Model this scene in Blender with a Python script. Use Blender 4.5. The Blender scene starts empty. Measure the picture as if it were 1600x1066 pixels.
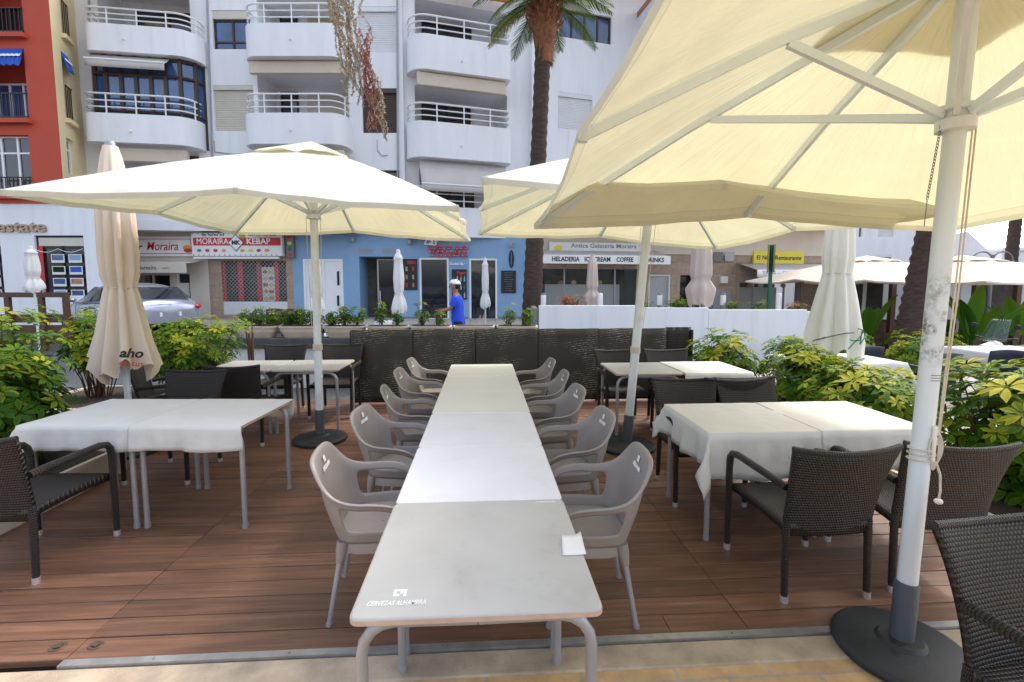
import bpy, bmesh, math, random
from math import sin, cos, pi, radians, sqrt, atan2, tan, exp
from mathutils import Vector, Matrix, noise
random.seed(11)
sc = bpy.context.scene
col = sc.collection
V = Vector
# ------------------------------------------------------------------ camera
FPX, PY0, PITCH, YAW, CZ = 750.0, 511.6, radians(5), radians(3.43), 1.69
cam_d = bpy.data.cameras.new('camera'); cam = bpy.data.objects.new('camera', cam_d); col.objects.link(cam)
cam.location = (0, 0, CZ); cam.rotation_euler = (pi/2 - PITCH, 0, -YAW)
cam_d.sensor_width = 36; cam_d.lens = FPX/1600*36; cam_d.shift_y = -(533-PY0)/1600
cam_d.clip_start = .05; cam_d.clip_end = 500
sc.camera = cam
SP, CP = sin(PITCH), cos(PITCH)
def G(px, py, w):
    'pixel on the upright plane at distance w -> (u, z) in the street frame (turned by -YAW)'
    v = -(py-PY0)/FPX; t = w/(CP+v*SP)
    return (px-800)/FPX*t, CZ+(-SP+v*CP)*t
def toW(u, w, z=0.0): return V((u*cos(YAW)+w*sin(YAW), -u*sin(YAW)+w*cos(YAW), z))
def at(px, w, z=0.0):
    'ground position seen in column px at distance w'
    t = w*CP-(z-CZ)*SP
    return toW((px-800)/FPX*t, w, z)
STREET = Matrix.Rotation(-YAW, 4, 'Z')
# ------------------------------------------------------------------ mesh builder
class MB:
    def __init__(s, m=None):
        s.v=[]; s.f=[]; s.uv=[]; s.t=[]; s.m=m or Matrix.Identity(4); s.tint=0.0
    def add(s, pts, faces, uvs=None, tints=None):
        b=len(s.v)
        for i,p in enumerate(pts):
            s.v.append(s.m@V(p)); s.uv.append(uvs[i] if uvs else (0,0)); s.t.append(tints[i] if tints else s.tint)
        s.f += [tuple(b+i for i in f) for f in faces]
    def box(s, x0,x1,y0,y1,z0,z1):
        s.add([(x0,y0,z0),(x1,y0,z0),(x1,y1,z0),(x0,y1,z0),(x0,y0,z1),(x1,y0,z1),(x1,y1,z1),(x0,y1,z1)],
              [(0,3,2,1),(4,5,6,7),(0,1,5,4),(1,2,6,5),(2,3,7,6),(3,0,4,7)]); return s
    def cbox(s, c, d): return s.box(c[0]-d[0]/2,c[0]+d[0]/2,c[1]-d[1]/2,c[1]+d[1]/2,c[2]-d[2]/2,c[2]+d[2]/2)
    def bar(s, p0, p1, w, h, upv=(0,0,1)):
        p0,p1=V(p0),V(p1); d=(p1-p0).normalized(); x=d.cross(V(upv))
        if x.length<1e-4: x=d.cross(V((1,0,0)))
        x.normalize(); y=x.cross(d); P=[]
        for p in (p0,p1):
            for a,b in ((-1,-1),(1,-1),(1,1),(-1,1)): P.append(p+x*a*w/2+y*b*h/2)
        s.add(P,[(0,1,2,3),(7,6,5,4),(0,4,5,1),(1,5,6,2),(2,6,7,3),(3,7,4,0)]); return s
    def tube(s, path, r, n=8, cap=True, vs=1.0):
        path=[V(p) for p in path]; k=len(path); R=r if isinstance(r,(list,tuple)) else [r]*k
        t=(path[1]-path[0]).normalized(); x=t.cross(V((0,0,1)))
        if x.length<.05: x=t.cross(V((0,1,0)))
        x.normalize(); P=[]; U=[]; L=0; F=[]
        for i,p in enumerate(path):
            tt=(path[min(i+1,k-1)]-path[max(i-1,0)]).normalized()
            x=(x-tt*x.dot(tt)).normalized(); y=tt.cross(x)
            if i: L+=(p-path[i-1]).length
            for j in range(n):
                a=2*pi*j/n; P.append(p+(x*cos(a)+y*sin(a))*R[i]); U.append((2*pi*R[0]*min(j,n-j)*2/n*vs,L*vs))
        for i in range(k-1):
            for j in range(n):
                a=i*n+j; b=i*n+(j+1)%n; F.append((a,b,b+n,a+n))
        if cap: F.append(tuple(range(n-1,-1,-1))); F.append(tuple((k-1)*n+j for j in range(n)))
        s.add(P,F,U); return s
    def lathe(s, prof, n=16, c=(0,0,0), fn=None, cap=True):
        P=[];F=[];U=[]
        for i,(r,z) in enumerate(prof):
            for j in range(n):
                a=2*pi*j/n; rr=fn(a,i,r) if fn else r
                P.append((c[0]+rr*cos(a),c[1]+rr*sin(a),c[2]+z)); U.append((j/n,i/len(prof)))
        k=len(prof)
        for i in range(k-1):
            for j in range(n):
                a=i*n+j;b=i*n+(j+1)%n; F.append((a,b,b+n,a+n))
        if cap: F.append(tuple(range(n-1,-1,-1))); F.append(tuple((k-1)*n+j for j in range(n)))
        s.add(P,F,U); return s
    def grid(s, fn, nu, nv, uv=(1,1), skip=None, tintf=None):
        P=[];U=[];F=[];T=[]
        for j in range(nv+1):
            for i in range(nu+1):
                P.append(fn(i/nu,j/nv)); U.append((i/nu*uv[0],j/nv*uv[1])); T.append(tintf(i/nu,j/nv) if tintf else s.tint)
        for j in range(nv):
            for i in range(nu):
                if skip and skip(i,j): continue
                a=j*(nu+1)+i; F.append((a,a+1,a+nu+2,a+nu+1))
        s.add(P,F,U,T); return s
    def prism(s, poly, z0, z1):
        n=len(poly); s.add([(p[0],p[1],z0) for p in poly]+[(p[0],p[1],z1) for p in poly],
            [tuple(range(n-1,-1,-1)),tuple(range(n,2*n))]+[(i,(i+1)%n,n+(i+1)%n,n+i) for i in range(n)]); return s
    def ball(s, c, r, n=8, m=6):
        rr=r if isinstance(r,(tuple,list)) else (r,r,r); P=[];F=[]
        for i in range(1,m):
            for j in range(n):
                a=pi*i/m;b=2*pi*j/n; P.append((c[0]+rr[0]*sin(a)*cos(b),c[1]+rr[1]*sin(a)*sin(b),c[2]+rr[2]*cos(a)))
        P+= [(c[0],c[1],c[2]+rr[2]),(c[0],c[1],c[2]-rr[2])]; T=len(P)-2
        for j in range(n):
            F.append((T,j,(j+1)%n)); F.append((T+1,(m-2)*n+(j+1)%n,(m-2)*n+j))
        for i in range(m-2):
            for j in range(n):
                F.append((i*n+j,(i+1)*n+j,(i+1)*n+(j+1)%n,i*n+(j+1)%n))
        s.add(P,F); return s
    def build(s, name, m, parent=None, smooth=True, ang=38):
        me=bpy.data.meshes.new(name); me.from_pydata([tuple(p) for p in s.v],[],s.f)
        if any(u!=(0,0) for u in s.uv):
            ul=me.uv_layers.new(name='UVMap'); buf=[]
            for l in me.loops: buf+=s.uv[l.vertex_index]
            ul.data.foreach_set('uv',buf)
        if any(s.t): me.attributes.new('tint','FLOAT','POINT').data.foreach_set('value',s.t)
        bm=bmesh.new(); bm.from_mesh(me); bmesh.ops.recalc_face_normals(bm,faces=bm.faces); bm.to_mesh(me); bm.free()
        if smooth:
            me.polygons.foreach_set('use_smooth',[True]*len(me.polygons)); me.set_sharp_from_angle(angle=radians(ang))
        me.materials.append(m)
        o=bpy.data.objects.new(name,me); col.objects.link(o)
        if parent: o.parent=parent
        return o
def tag(o, label=None, cat=None, group=None, kind=None):
    if label: o['label']=label
    if cat: o['category']=cat
    if group: o['group']=group
    if kind: o['kind']=kind
    return o
def thing(name, label, cat, loc=(0,0,0), rz=0.0, group=None):
    o=bpy.data.objects.new(name,None); col.objects.link(o); o.location=loc; o.rotation_euler=(0,0,rz); o.empty_display_size=.1
    return tag(o,label,cat,group)
KIDS={}
def kids(o): return [c for c in col.objects if c.parent==o]
def dup(root, loc, rz, label=None, group=None):
    r=root.copy(); col.objects.link(r); r.location=loc; r.rotation_euler=(0,0,rz)
    if label: r['label']=label
    if group: r['group']=group
    if root.name not in KIDS: KIDS[root.name]=[(c,kids(c)) for c in kids(root)]
    for c,gs in KIDS[root.name]:
        d=c.copy(); col.objects.link(d); d.parent=r
        for g in gs:
            e=g.copy(); col.objects.link(e); e.parent=d
    return r
def solid(o, t, off=0, sub=0):
    if sub:
        s=o.modifiers.new('sub','SUBSURF'); s.levels=s.render_levels=sub
    m=o.modifiers.new('sol','SOLIDIFY'); m.thickness=t; m.offset=off; return o
def bevel(o, w, seg=2):
    m=o.modifiers.new('bev','BEVEL'); m.width=w; m.segments=seg; m.limit_method='ANGLE'; m.angle_limit=radians(50); return o
def text(s, size, m, parent, mat4, ext=.006, bold=0.0, shear=0.0, name='lettering', align='CENTER', width=None, spacing=1.0):
    cu=bpy.data.curves.new('t','FONT'); cu.body=s; cu.size=size; cu.extrude=ext; cu.offset=bold; cu.shear=shear; cu.align_x=align; cu.align_y='CENTER'; cu.space_character=spacing; cu.resolution_u=3
    o=bpy.data.objects.new('t',cu); col.objects.link(o)
    me=bpy.data.meshes.new_from_object(o.evaluated_get(bpy.context.evaluated_depsgraph_get()))
    bpy.data.objects.remove(o); bpy.data.curves.remove(cu)
    if width:
        xs=[v.co.x for v in me.vertices]; k=width/(max(xs)-min(xs))
        for v in me.vertices: v.co.x*=k
    me.transform(mat4); me.name=name; me.materials.clear(); me.materials.append(m)
    o=bpy.data.objects.new(name,me); col.objects.link(o)
    if parent: o.parent=parent
    return o
UPR = Matrix.Rotation(pi/2,4,'X')     # text standing up, read from -y
def T(x,y,z): return Matrix.Translation((x,y,z))
# ------------------------------------------------------------------ materials
def nt(name):
    m=bpy.data.materials.new(name); m.use_nodes=True; n=m.node_tree; n.nodes.clear()
    return m, n, n.nodes.new('ShaderNodeOutputMaterial')
def N(n, t, **k):
    x=n.nodes.new(t)
    for a,b in k.items():
        if a in x.inputs: x.inputs[a].default_value=b
        else: setattr(x,a,b)
    return x
def ramp(n, src, stops):
    r=n.nodes.new('ShaderNodeValToRGB'); e=r.color_ramp.elements
    while len(e)<len(stops): e.new(.5)
    for x,(p,c) in zip(e,stops): x.position=p; x.color=(*c,1)
    n.links.new(src,r.inputs[0]); return r.outputs[0]
def coords(n, kind='Object'):
    tc=n.nodes.new('ShaderNodeTexCoord'); oi=n.nodes.new('ShaderNodeObjectInfo'); sc_=N(n,'ShaderNodeVectorMath',operation='SCALE')
    cb=n.nodes.new('ShaderNodeCombineXYZ')
    for i in range(3): n.links.new(oi.outputs['Random'],cb.inputs[i])
    n.links.new(cb.outputs[0],sc_.inputs[0]); sc_.inputs['Scale'].default_value=37
    ad=N(n,'ShaderNodeVectorMath',operation='ADD'); n.links.new(tc.outputs[kind],ad.inputs[0]); n.links.new(sc_.outputs[0],ad.inputs[1]); return ad.outputs[0]
def mat(name, c, rough=.5, metal=0.0, var=.12, scale=4.0, bump=0.0, bscale=60.0, dirt=None, spec=.5, stretch=None, coat=0, trans=None, tint=False, scuff=None):
    m,n,out=nt(name); b=N(n,'ShaderNodeBsdfPrincipled',Roughness=rough,Metallic=metal); b.inputs['Specular IOR Level'].default_value=spec
    if coat: b.inputs['Coat Weight'].default_value=coat
    co=coords(n)
    if stretch:
        mp=n.nodes.new('ShaderNodeMapping'); mp.inputs['Scale'].default_value=stretch; n.links.new(co,mp.inputs[0]); co=mp.outputs[0]
    nz=N(n,'ShaderNodeTexNoise',Scale=scale,Detail=6.0,Roughness=.6); n.links.new(co,nz.inputs['Vector'])
    lo=tuple(x*(1-var) for x in c); hi=tuple(min(1,x*(1+var)) for x in c)
    st=[(.3,lo),(.7,hi)]
    if dirt: st=[(.18,dirt),(.42,lo),(.75,hi)]
    colr=ramp(n,nz.outputs['Fac'],st)
    if tint:
        at_=N(n,'ShaderNodeAttribute',attribute_name='tint'); mx=N(n,'ShaderNodeMix',data_type='RGBA',blend_type='MULTIPLY'); mx.inputs[0].default_value=1
        n.links.new(colr,mx.inputs[6]); r2=ramp(n,at_.outputs['Fac'],[(0,(.68,.68,.70)),(1,(1.22,1.2,1.17))]); n.links.new(r2,mx.inputs[7]); colr=mx.outputs[2]
    if scuff:
        vo=N(n,'ShaderNodeTexNoise',Scale=scuff[0],Detail=9.0,Roughness=.8); n.links.new(co,vo.inputs['Vector'])
        mx=N(n,'ShaderNodeMix',data_type='RGBA'); mx.inputs[7].default_value=(*scuff[1],1); n.links.new(ramp(n,vo.outputs['Fac'],[(.57,(0,0,0)),(.80,(scuff[2],)*3)]),mx.inputs[0]); n.links.new(colr,mx.inputs[6]); colr=mx.outputs[2]
    n.links.new(colr,b.inputs['Base Color'])
    rr=N(n,'ShaderNodeMapRange'); rr.inputs[3].default_value=max(0,rough-.08); rr.inputs[4].default_value=min(1,rough+.1); n.links.new(nz.outputs['Fac'],rr.inputs[0]); n.links.new(rr.outputs[0],b.inputs['Roughness'])
    if bump:
        n2=N(n,'ShaderNodeTexNoise',Scale=bscale,Detail=4.0); n.links.new(co,n2.inputs['Vector'])
        bp=N(n,'ShaderNodeBump',Strength=bump,Distance=.01); n.links.new(n2.outputs['Fac'],bp.inputs['Height']); n.links.new(bp.outputs[0],b.inputs['Normal'])
    sh=b.outputs[0]
    if trans:
        t=N(n,'ShaderNodeBsdfTranslucent'); t.inputs[0].default_value=(*trans[1],1); mx=N(n,'ShaderNodeMixShader'); mx.inputs[0].default_value=trans[0]
        n.links.new(sh,mx.inputs[1]); n.links.new(t.outputs[0],mx.inputs[2]); sh=mx.outputs[0]
    n.links.new(sh,out.inputs[0]); return m
def wicker(name, lo, hi, rough=.45):
    m,n,out=nt(name); b=N(n,'ShaderNodeBsdfPrincipled',Roughness=rough)
    tc=n.nodes.new('ShaderNodeTexCoord'); sp=n.nodes.new('ShaderNodeSeparateXYZ'); n.links.new(tc.outputs['UV'],sp.inputs[0])
    def M(op,a,bb=None):
        x=N(n,'ShaderNodeMath',operation=op)
        for i,q in enumerate((a,bb)):
            if q is None: continue
            if isinstance(q,(int,float)): x.inputs[i].default_value=q
            else: n.links.new(q,x.inputs[i])
        return x.outputs[0]
    v=sp.outputs[1]; u=M('ADD',sp.outputs[0],M('MULTIPLY',M('FLOOR',v),.5))
    h=M('POWER',M('ABSOLUTE',M('MULTIPLY',M('SINE',M('MULTIPLY',u,pi)),M('SINE',M('MULTIPLY',v,pi)))),.6)
    nz=N(n,'ShaderNodeTexNoise',Scale=9.0,Detail=3.0); n.links.new(coords(n),nz.inputs['Vector'])
    c=ramp(n,M('MULTIPLY',h,M('ADD',nz.outputs['Fac'],.5)),[(.12,lo),(.85,hi)])
    n.links.new(c,b.inputs['Base Color']); bp=N(n,'ShaderNodeBump',Strength=.9,Distance=.006); n.links.new(h,bp.inputs['Height']); n.links.new(bp.outputs[0],b.inputs['Normal'])
    n.links.new(b.outputs[0],out.inputs[0]); return m
def leafmat(name, stops, trans=.35, rough=.4):
    m,n,out=nt(name); b=N(n,'ShaderNodeBsdfPrincipled',Roughness=.58); b.inputs['Specular IOR Level'].default_value=.18
    a=N(n,'ShaderNodeAttribute',attribute_name='tint'); c=ramp(n,a.outputs['Fac'],stops); n.links.new(c,b.inputs['Base Color'])
    t=N(n,'ShaderNodeBsdfTranslucent'); n.links.new(c,t.inputs[0]); mx=N(n,'ShaderNodeMixShader'); mx.inputs[0].default_value=trans
    n.links.new(b.outputs[0],mx.inputs[1]); n.links.new(t.outputs[0],mx.inputs[2]); n.links.new(mx.outputs[0],out.inputs[0]); return m
def glassmat(name, c, alpha=.75, rough=.03):
    m,n,out=nt(name); b=N(n,'ShaderNodeBsdfPrincipled',Roughness=rough); b.inputs['Base Color'].default_value=(*c,1); b.inputs['Alpha'].default_value=alpha
    b.inputs['Specular IOR Level'].default_value=.9
    n.links.new(b.outputs[0],out.inputs[0]); return m
def tilemat(name, c1, c2, mortar, sx, sy, msize=.02, rough=.7, vert=False, offset=.5, bump=.4):
    m,n,out=nt(name); b=N(n,'ShaderNodeBsdfPrincipled',Roughness=rough)
    tc=n.nodes.new('ShaderNodeTexCoord'); src=tc.outputs['Object']
    if vert:
        sp=n.nodes.new('ShaderNodeSeparateXYZ'); cb=n.nodes.new('ShaderNodeCombineXYZ'); n.links.new(src,sp.inputs[0]); n.links.new(sp.outputs[0],cb.inputs[0]); n.links.new(sp.outputs[2],cb.inputs[1]); src=cb.outputs[0]
    br=N(n,'ShaderNodeTexBrick',offset=offset); br.inputs['Color1'].default_value=(*c1,1); br.inputs['Color2'].default_value=(*c2,1); br.inputs['Mortar'].default_value=(*mortar,1)
    br.inputs['Scale'].default_value=1; br.inputs['Mortar Size'].default_value=msize; br.inputs['Brick Width'].default_value=sx; br.inputs['Row Height'].default_value=sy
    wn=N(n,'ShaderNodeTexNoise',Scale=3.0,Detail=3.0); n.links.new(src,wn.inputs['Vector'])
    wv=N(n,'ShaderNodeMix',data_type='RGBA',blend_type='LINEAR_LIGHT'); wv.inputs[0].default_value=.02; n.links.new(src,wv.inputs[6]); n.links.new(wn.outputs['Color'],wv.inputs[7])
    n.links.new(wv.outputs[2],br.inputs['Vector'])
    nz=N(n,'ShaderNodeTexNoise',Scale=7.0,Detail=8.0,Roughness=.7); n.links.new(src,nz.inputs['Vector'])
    mx=N(n,'ShaderNodeMix',data_type='RGBA',blend_type='MULTIPLY'); mx.inputs[0].default_value=1
    n.links.new(br.outputs['Color'],mx.inputs[6]); n.links.new(ramp(n,nz.outputs['Fac'],[(.25,(.68,.66,.64)),(.75,(1.18,1.17,1.15))]),mx.inputs[7]); n.links.new(mx.outputs[2],b.inputs['Base Color'])
    bp=N(n,'ShaderNodeBump',Strength=bump,Distance=.01); ad=N(n,'ShaderNodeMath',operation='SUBTRACT'); n.links.new(nz.outputs['Fac'],ad.inputs[0]); n.links.new(br.outputs['Fac'],ad.inputs[1]); n.links.new(ad.outputs[0],bp.inputs['Height']); n.links.new(bp.outputs[0],b.inputs['Normal'])
    n.links.new(b.outputs[0],out.inputs[0]); return m
def canvas(name, top, thru, mixf=.5, seams=False):
    m,n,out=nt(name); d=N(n,'ShaderNodeBsdfDiffuse'); t=N(n,'ShaderNodeBsdfTranslucent'); mx=N(n,'ShaderNodeMixShader'); mx.inputs[0].default_value=mixf
    co=coords(n); nz=N(n,'ShaderNodeTexNoise',Scale=2.5,Detail=5.0); n.links.new(co,nz.inputs['Vector'])
    n.links.new(ramp(n,nz.outputs['Fac'],[(.3,tuple(x*.94 for x in top)),(.7,top)]),d.inputs[0])
    n.links.new(ramp(n,nz.outputs['Fac'],[(.3,tuple(x*.93 for x in thru)),(.7,thru)]),t.inputs[0])
    wv=N(n,'ShaderNodeTexNoise',Scale=1.1,Detail=3.0,Distortion=1.2); n.links.new(co,wv.inputs['Vector'])
    if seams:
        tc=n.nodes.new('ShaderNodeTexCoord'); sp=n.nodes.new('ShaderNodeSeparateXYZ'); n.links.new(tc.outputs['UV'],sp.inputs[0])
        def Q(op,a,b_=None):
            x=N(n,'ShaderNodeMath',operation=op)
            for i,q in enumerate((a,b_)):
                if q is None: continue
                if isinstance(q,(int,float)): x.inputs[i].default_value=q
                else: n.links.new(q,x.inputs[i])
            return x.outputs[0]
        fr=Q('FRACT',sp.outputs[0]); ed=Q('MINIMUM',fr,Q('SUBTRACT',1.0,fr)); s1=Q('LESS_THAN',Q('MULTIPLY',ed,sp.outputs[1]),.012)
        s2=Q('LESS_THAN',Q('ABSOLUTE',Q('SUBTRACT',sp.outputs[1],.962)),.0022); s4=Q('GREATER_THAN',sp.outputs[1],.962)
        mp=n.nodes.new('ShaderNodeMapping'); mp.inputs['Scale'].default_value=(5,1.3,1); n.links.new(tc.outputs['UV'],mp.inputs[0]); wr=N(n,'ShaderNodeTexNoise',Scale=3.0,Detail=4.0); n.links.new(mp.outputs[0],wr.inputs['Vector'])
        wv2=Q('ADD',Q('MULTIPLY',wv.outputs['Fac'],.7),Q('MULTIPLY',wr.outputs['Fac'],.35))
        k=Q('SUBTRACT',1.0,Q('ADD',Q('ADD',Q('MULTIPLY',s1,.09),Q('MULTIPLY',s2,.16)),Q('MULTIPLY',s4,.07)))
        dn=N(n,'ShaderNodeTexNoise',Scale=1.7,Detail=7.0,Roughness=.7); n.links.new(co,dn.inputs['Vector'])
        k=Q('MULTIPLY',k,Q('ADD',.86,Q('MULTIPLY',dn.outputs['Fac'],.27)))
        for sh in (d,t):
            src=sh.inputs[0].links[0].from_socket; mm=N(n,'ShaderNodeMix',data_type='RGBA',blend_type='MULTIPLY'); mm.inputs[0].default_value=1; n.links.new(src,mm.inputs[6]); n.links.new(k,mm.inputs[7]); n.links.new(mm.outputs[2],sh.inputs[0])
    bp=N(n,'ShaderNodeBump',Strength=.5,Distance=.08); n.links.new(wv2 if seams else wv.outputs['Fac'],bp.inputs['Height']); n.links.new(bp.outputs[0],d.inputs['Normal']); n.links.new(bp.outputs[0],t.inputs['Normal'])
    n.links.new(d.outputs[0],mx.inputs[1]); n.links.new(t.outputs[0],mx.inputs[2]); n.links.new(mx.outputs[0],out.inputs[0]); return m
def emis(name,c,s):
    m,n,out=nt(name); e=N(n,'ShaderNodeEmission',Strength=s); e.inputs[0].default_value=(*c,1); n.links.new(e.outputs[0],out.inputs[0]); return m
M={}
M['white_wall']=mat('white_wall',(.81,.81,.83),.8,var=.035,scale=1.5,bump=.15,bscale=14,dirt=(.66,.66,.66),stretch=(2.4,2.4,.28))
M['white_trim']=mat('white_trim',(.80,.80,.80),.5,var=.03)
M['red_wall']=mat('red_wall',(.50,.075,.04),.8,var=.07,scale=1.5,bump=.15)
M['cream_wall']=mat('cream_wall',(.72,.60,.36),.8,var=.05,scale=1.5,bump=.15)
M['blue_wall']=mat('blue_wall',(.235,.375,.56),.75,var=.06,scale=1.5,bump=.15)
M['tan_wall']=mat('tan_wall',(.62,.56,.48),.8,var=.06,scale=2)
M['stone']=tilemat('stone',(.46,.34,.26),(.38,.28,.21),(.25,.2,.16),.6,.42,.006,vert=True,offset=0)
M['paver']=tilemat('paver',(.60,.39,.19),(.50,.33,.17),(.40,.33,.25),.42,.21,.008,.75)
M['concrete']=mat('concrete',(.44,.35,.25),.85,var=.22,scale=5,bump=.4,bscale=90,dirt=(.22,.18,.13))
M['asphalt']=mat('asphalt',(.085,.085,.088),.9,var=.3,scale=8,bump=.3)
M['pave']=tilemat('pave',(.50,.46,.42),(.44,.41,.38),(.3,.28,.26),.4,.4,.01,offset=0)
M['deck']=mat('deck',(.20,.097,.055),.5,var=.30,scale=3,bump=.25,bscale=30,stretch=(.7,14,14),dirt=(.10,.048,.032),tint=True,scuff=(1.6,(.36,.29,.25),.75))
M['dark_void']=mat('dark_void',(.012,.01,.009),.9)
M['fitting']=mat('fitting',(.10,.07,.05),.5,.3)
M['alu']=mat('alu',(.42,.42,.42),.4,.7,var=.15,scale=9,dirt=(.24,.24,.23))
M['steel']=mat('steel',(.80,.80,.80),.32,.8,var=.1)
M['greypaint']=mat('greypaint',(.34,.34,.36),.38,.35,var=.08)
M['taupe_top']=mat('taupe_top',(.475,.46,.43),.30,var=.05,scale=4.2,dirt=(.37,.34,.31),scuff=(9,(.33,.28,.25),.5))
M['white_top']=mat('white_top',(.74,.74,.755),.33,var=.03,scale=5,dirt=(.64,.64,.64),scuff=(7,(.5,.5,.5),.5))
M['canopy_lit_top']=mat('canopy_lit_top',(.72,.70,.65),.38,var=.03,scale=3)  # white tabletop with the yellow canopy light put into its colour
M['edge']=mat('edge',(.50,.36,.28),.5,var=.1,scale=15)
M['resin']=mat('resin',(.275,.245,.232),.40,var=.07,scale=6,bump=.06,bscale=250,dirt=(.225,.20,.19),scuff=(14,(.40,.36,.34),.35))
M['cloth']=mat('cloth',(.69,.685,.655),.9,var=.04,scale=5,bump=.5,bscale=14,trans=(.15,(.8,.77,.68)))
M['wicker']=wicker('wicker',(.0045,.0035,.003),(.027,.0185,.0145))
M['wicker_fence']=None
M['wrap']=wicker('wrap',(.007,.005,.004),(.030,.022,.018))
M['blackmetal']=mat('blackmetal',(.018,.017,.018),.4,.2)
M['black']=mat('black',(.015,.015,.016),.6)
M['canvas']=canvas('canvas',(.74,.725,.64),(.77,.72,.44),.32,True)
M['canvas_beige']=canvas('canvas_beige',(.78,.67,.55),(.7,.6,.45),.15)
M['canvas_sand']=canvas('canvas_sand',(.78,.69,.58),(.6,.5,.4),.15)
M['canvas_old']=canvas('canvas_old',(.84,.82,.74),(.8,.75,.58),.2)
M['canvas_white']=canvas('canvas_white',(.86,.85,.84),(.8,.78,.72),.2)
M['canvas_pink']=canvas('canvas_pink',(.66,.56,.50),(.6,.5,.42),.2)
M['awning']=canvas('awning',(.70,.66,.63),(.62,.56,.50),.25)
M['pole']=None
def wornpole():
    m,n,out=nt('worn_pole'); b=N(n,'ShaderNodeBsdfPrincipled',Roughness=.3); tc=n.nodes.new('ShaderNodeTexCoord'); sp=n.nodes.new('ShaderNodeSeparateXYZ'); n.links.new(tc.outputs['Object'],sp.inputs[0])
    z=ramp(n,sp.outputs[2],[(.0,(0,0,0)),(1,(0,0,0))]); r=z.node.color_ramp
    mr=N(n,'ShaderNodeMapRange'); mr.inputs[1].default_value=1.33; mr.inputs[2].default_value=1.78; n.links.new(sp.outputs[2],mr.inputs[0]); n.links.new(mr.outputs[0],z.node.inputs[0])
    e=r.elements; e[0].color=(0,0,0,1); e[1].color=(0,0,0,1); k=e.new(.2); k.color=(1,1,1,1); k=e.new(.75); k.color=(1,1,1,1)
    nz=N(n,'ShaderNodeTexNoise',Scale=38.0,Detail=6.0,Roughness=.75); n.links.new(tc.outputs['Object'],nz.inputs['Vector'])
    nb=N(n,'ShaderNodeTexNoise',Scale=9.0,Detail=2.0); n.links.new(tc.outputs['Object'],nb.inputs['Vector'])
    a=N(n,'ShaderNodeMath',operation='MULTIPLY'); n.links.new(ramp(n,nz.outputs['Fac'],[(.43,(0,0,0)),(.58,(1,1,1))]),a.inputs[0]); n.links.new(z,a.inputs[1])
    a2=N(n,'ShaderNodeMath',operation='MULTIPLY'); n.links.new(a.outputs[0],a2.inputs[0]); n.links.new(ramp(n,nb.outputs['Fac'],[(.34,(0,0,0)),(.52,(1,1,1))]),a2.inputs[1])
    x=N(n,'ShaderNodeMix',data_type='RGBA'); x.inputs[6].default_value=(.66,.73,.78,1); x.inputs[7].default_value=(.16,.14,.12,1); n.links.new(a2.outputs[0],x.inputs[0]); n.links.new(x.outputs[2],b.inputs['Base Color']); n.links.new(b.outputs[0],out.inputs[0]); return m
M['worn_pole']=wornpole()
M['pole']=mat('pole',(.70,.75,.78),.3,var=.05,scale=7,dirt=(.60,.60,.58))
M['rib']=mat('rib',(.74,.83,.90),.35,.2,var=.05)
M['sleeve']=mat('sleeve',(.065,.08,.10),.5,var=.15)
M['rubber']=mat('rubber',(.02,.023,.026),.6,var=.35,scale=9,bump=.2)
M['rope']=mat('rope',(.62,.55,.44),.9,bump=.3,bscale=200)
M['glass']=glassmat('glass',(.015,.02,.03),.86)
M['glass_blue']=mat('glass_blue',(.035,.085,.22),.08,var=.5,scale=.9,spec=.9)
M['glass_dark']=glassmat('glass_dark',(.01,.013,.02),.80)
M['clear']=glassmat('clear',(.10,.13,.13),.30)
M['brownframe']=mat('brownframe',(.05,.028,.018),.5)
M['shutter']=mat('shutter',(.62,.57,.49),.6,var=.05)
M['shutter_white']=mat('shutter_white',(.72,.72,.73),.6,var=.04)
M['shutter_brown']=mat('shutter_brown',(.07,.045,.035),.6)
M['curtain']=mat('curtain',(.7,.7,.72),.9,var=.1)
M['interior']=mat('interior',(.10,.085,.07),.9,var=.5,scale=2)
M['yellow_wall']=mat('yellow_wall',(.52,.44,.22),.8)
M['blue_stripe']=mat('blue_stripe',(.03,.14,.62),.8,trans=(.25,(.05,.2,.8)))
M['wood']=mat('wood',(.10,.045,.022),.6,var=.3,scale=6,stretch=(1,1,8))
M['terracotta']=mat('terracotta',(.42,.20,.12),.8,var=.25,scale=9)
M['planter']=mat('planter',(.62,.53,.43),.8,var=.10,scale=4,bump=.2,dirt=(.45,.38,.30))
M['soil']=mat('soil',(.05,.035,.025),.95,bump=.5)
M['red']=mat('red',(.55,.03,.035),.55); M['redd']=mat('redd',(.45,.012,.02),.5)
M['sign_white']=mat('sign_white',(.78,.77,.74),.5,var=.03)
M['ink']=mat('ink',(.02,.02,.02),.6); M['ink_grey']=mat('ink_grey',(.18,.18,.18),.6); M['white_ink']=mat('white_ink',(.85,.85,.85),.6)
M['gold']=mat('gold',(.42,.30,.19),.45,.3); M['yellow']=mat('yellow',(.74,.62,.07),.5,var=.03); M['orange']=mat('orange',(.7,.3,.05),.6)
M['green']=mat('green',(.02,.12,.08),.4); M['olive']=mat('olive',(.22,.20,.05),.5); M['greenink']=mat('greenink',(.02,.14,.07),.7)
M['silver']=mat('silver',(.42,.45,.53),.2,.5,var=.04,coat=.6)
M['tail']=mat('tail',(.6,.02,.02),.15,coat=.8)
M['skin']=mat('skin',(.30,.14,.085),.5,var=.06); M['hair']=mat('hair',(.015,.012,.01),.6); M['shirt']=mat('shirt',(.02,.07,.62),.8,var=.12,scale=8,bump=.3,bscale=14); M['shorts']=mat('shorts',(.012,.012,.013),.85)
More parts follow.
